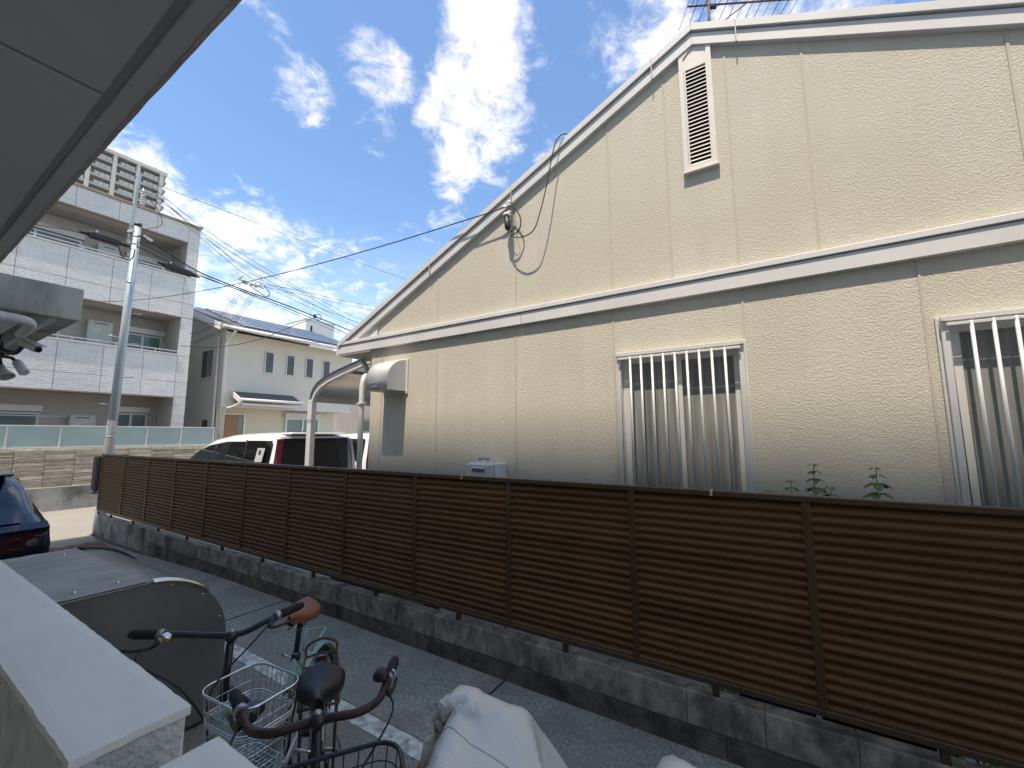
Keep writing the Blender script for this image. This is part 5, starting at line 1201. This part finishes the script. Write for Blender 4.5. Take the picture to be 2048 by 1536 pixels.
if True:
    drape('vehicle_cover', 'silver cover draped over a parked bicycle beside the swept handlebar',
      [((-1.05, 1.06, .85), (-.93, 1.18, .915), .022, .032), ((-.93, 1.18, .915), (-.77, 1.25, .87), .032, .035), ((-.77, 1.25, .87), (-.58, .98, .78), .035, .05), ((-.93, 1.18, .90), (-.76, .78, .80), .03, .05),
       ((-.77, 1.25, .87), (-.60, 1.34, .60), .03, .035), ((-1.05, 1.06, .84), (-1.06, 1.02, .55), .022, .03), ((-.90, 1.16, .50), (-.60, .72, .45), .05, .06), ((-.78, 1.0, .75), (-.74, .95, .2), .04, .08)], (1.9, 2.0), (-.76, 1.02), 1.03, 3)
    drape('vehicle_cover', 'small peak of a second silver cover at the bottom edge',
      [((-.29, 1.26, .885), (-.24, 1.0, .82), .04, .06), ((-.14, 1.31, .865), (-.12, 1.0, .80), .035, .05), ((-.2, 1.0, .62), (-.1, .75, .55), .13, .15)], (1.4, 1.6), (-.16, .98), .99, 5, res=58, frames=40)

# ------------------------------------------------------------------ odds and ends seen under the fence
gc = thing('green_crate', 'green plastic mesh basket seen under the fence', 'basket', (-3.3, 3.16, .06))
g = MB(); x0, x1, y0, y1 = -3.46, -3.16, 3.06, 3.28
for k in range(9):
    z = .065+k*.025; g.tube([(x0, y0, z), (x1, y0, z), (x1, y1, z), (x0, y1, z)], .004, 5, closed=True)
for k in range(14): x = x0+(x1-x0)*k/13; g.tube([(x, y0, .06), (x, y0, .27)], .0035, 5); g.tube([(x, y1, .06), (x, y1, .27)], .0035, 5)
rel(gc, 'mesh', 'green_plastic', g); rel(gc, 'rim', 'green_plastic', MB().tube([(x0, y0, .27), (x1, y0, .27), (x1, y1, .27), (x0, y1, .27)], .009, 6, closed=True))
cr = thing('blue_crate', 'blue slatted plastic crate glimpsed under the fence near the right', 'crate', (-.13, 3.18, .06))
rel(cr, 'floor', 'blue_plastic', MB().box(-.31, .06, 3.06, 3.30, .062, .08))
for k in range(9): rel(cr, 'slat', 'blue_plastic', MB().box(-.31+k*.042, -.275+k*.042, 3.055, 3.07, .08, .36), .003)
rel(cr, 'rim', 'blue_plastic', MB().box(-.32, .075, 3.045, 3.06, .33, .36).box(-.32, .075, 3.30, 3.315, .08, .36), .004)
for x in (-4.99, -4.87):
    s_ = thing('blue_sandal', 'blue sandal lying %s under the dark part of the fence' % ('left of its pair' if x < -4.9 else 'right of its pair'), 'sandal', (x, 3.12, .06), 'pair of blue sandals')
    MB().prism([(-.04, -.10), (.04, -.10), (.045, .05), (.02, .12), (-.02, .12), (-.045, .05)], 'z', .0, .02).build('sole', 'blue_plastic', s_, .004); MB().tube(bez([(-.045, .03, .015), (-.03, .04, .05), (.03, .04, .05), (.045, .03, .015)], 5), .009, 6).build('strap', 'blue_plastic', s_)
pt_ = thing('planter_box', 'black planter box standing against the fence near its dark middle', 'planter', (-3.95, 3.12, .06))
rel(pt_, 'box', 'black_plastic', MB().box(-4.25, -3.62, 3.0, 3.2, .06, .30), .01); rel(pt_, 'soil', 'yard', MB().box(-4.23, -3.64, 3.02, 3.18, .285, .302))
pt2 = thing('planter_box', 'black planter box under the right end of the fence', 'planter', (.25, 3.12, .06))
rel(pt2, 'box', 'black_plastic', MB().box(.1, .55, 3.0, 3.2, .06, .34), .01); rel(pt2, 'soil', 'yard', MB().box(.12, .53, 3.02, 3.18, .33, .342))
ps = thing('white_stake', 'short white pipe stub standing behind the block wall', 'pipe', (-2.06, 3.15, .06))
rel(ps, 'pipe', 'pvc', MB().tube([(-2.06, 3.15, .05), (-2.06, 3.15, .40)], .018, 10)); rel(ps, 'cap', 'pvc', MB().tube([(-2.06, 3.15, .40), (-2.06, 3.15, .42)], .021, 10))
bc = thing('red_bucket', 'small dark red bucket behind the wall next to the green basket', 'bucket', (-2.9, 3.15, .06))
rel(bc, 'pail', 'red_plastic', MB().lathe((-2.9, 3.15, .06), [(0, 0), (.065, 0), (.085, .2), (.09, .2), (.09, .21), (.08, .2)], (0, 0, 1), 18)); rel(bc, 'handle', 'steel', MB().ring((-2.9, 3.15, .26), .085, .003, 'x', 16, 5, 0, 180))
def leafy(name, label, c, n, spread, mat, seed, h, flowers=0):
    r = random.Random(seed); t = thing(name, label, 'plant', c, 'low plants behind the wall')
    st = MB(); lf = []
    for k in range(n):
        a, q = r.uniform(0, 6.28), spread*math.sqrt(r.random()); z = h*r.uniform(.25, 1); p = Vector((q*math.cos(a), q*math.sin(a)*.5, z))
        if k % 3 == 0: st.tube(bez([(p.x*.3, p.y*.3, 0), (p.x*.7, p.y*.7, z*.6), p], 3), .003, 5)
        L_ = r.uniform(.04, .075); d = Vector((math.cos(a+r.uniform(-1, 1)), math.sin(a+r.uniform(-1, 1)), r.uniform(-.4, .4))).normalized(); s = d.cross(Vector((0, 0, 1))).normalized()*L_*.3; u = Vector((0, 0, .012))
        MB().add([p, p+d*L_*.4+s, p+d*L_*.4+u, p+d*L_*.4-s, p+d*L_], [(0, 1, 2), (0, 2, 3), (1, 4, 2), (2, 4, 3)], True).build('leaf', mat if r.random() < .75 else 'leaf', t, fixn=False)
    st.build('stems', 'stem_red', t)
    for k in range(flowers): 
        p = (r.uniform(-.06, .06), r.uniform(-.03, .03), h+r.uniform(0, .03)); MB().ball(p, .012, .012, .006, 8, 5).build('flower', 'flower_pink', t)
    return t
leafy('yellow_plant', 'yellow-green leafy plant spilling under the fence at the right corner', (.78, 3.12, .06), 90, .3, 'leaf_yellow', 8, .32)
leafy('flower_plant', 'small plant with pink flowers behind the wall', (-.42, 3.15, .06), 26, .09, 'leaf', 9, .16, 5)

# dry leaves, grit and twigs along the foot of the block wall and on the lane
lit = MB(); rl = random.Random(21)
for k in range(420):
    x = rl.uniform(-9.0, 2.5); y = 2.80-abs(rl.gauss(0, .10)) if k % 3 else rl.uniform(1.0, 2.7)
    y = min(y, 2.762); s = rl.uniform(.004, .012); a = rl.uniform(0, 6.28); z = lane_z(x)+.006
    ca, sa = math.cos(a)*s, math.sin(a)*s
    lit.add([(x-ca, y-sa, z), (x+sa*.5, y-ca*.5, z+s*.35), (x+ca, y+sa, z+s*.15), (x-sa*.5, y+ca*.5, z+s*.3)], [(0, 1, 2), (0, 2, 3)])
tag(lit.build('leaf_litter', 'leaf_dry', fixn=False), 'dry leaf crumbs and grit scattered along the foot of the block wall', 'litter', kind='stuff')
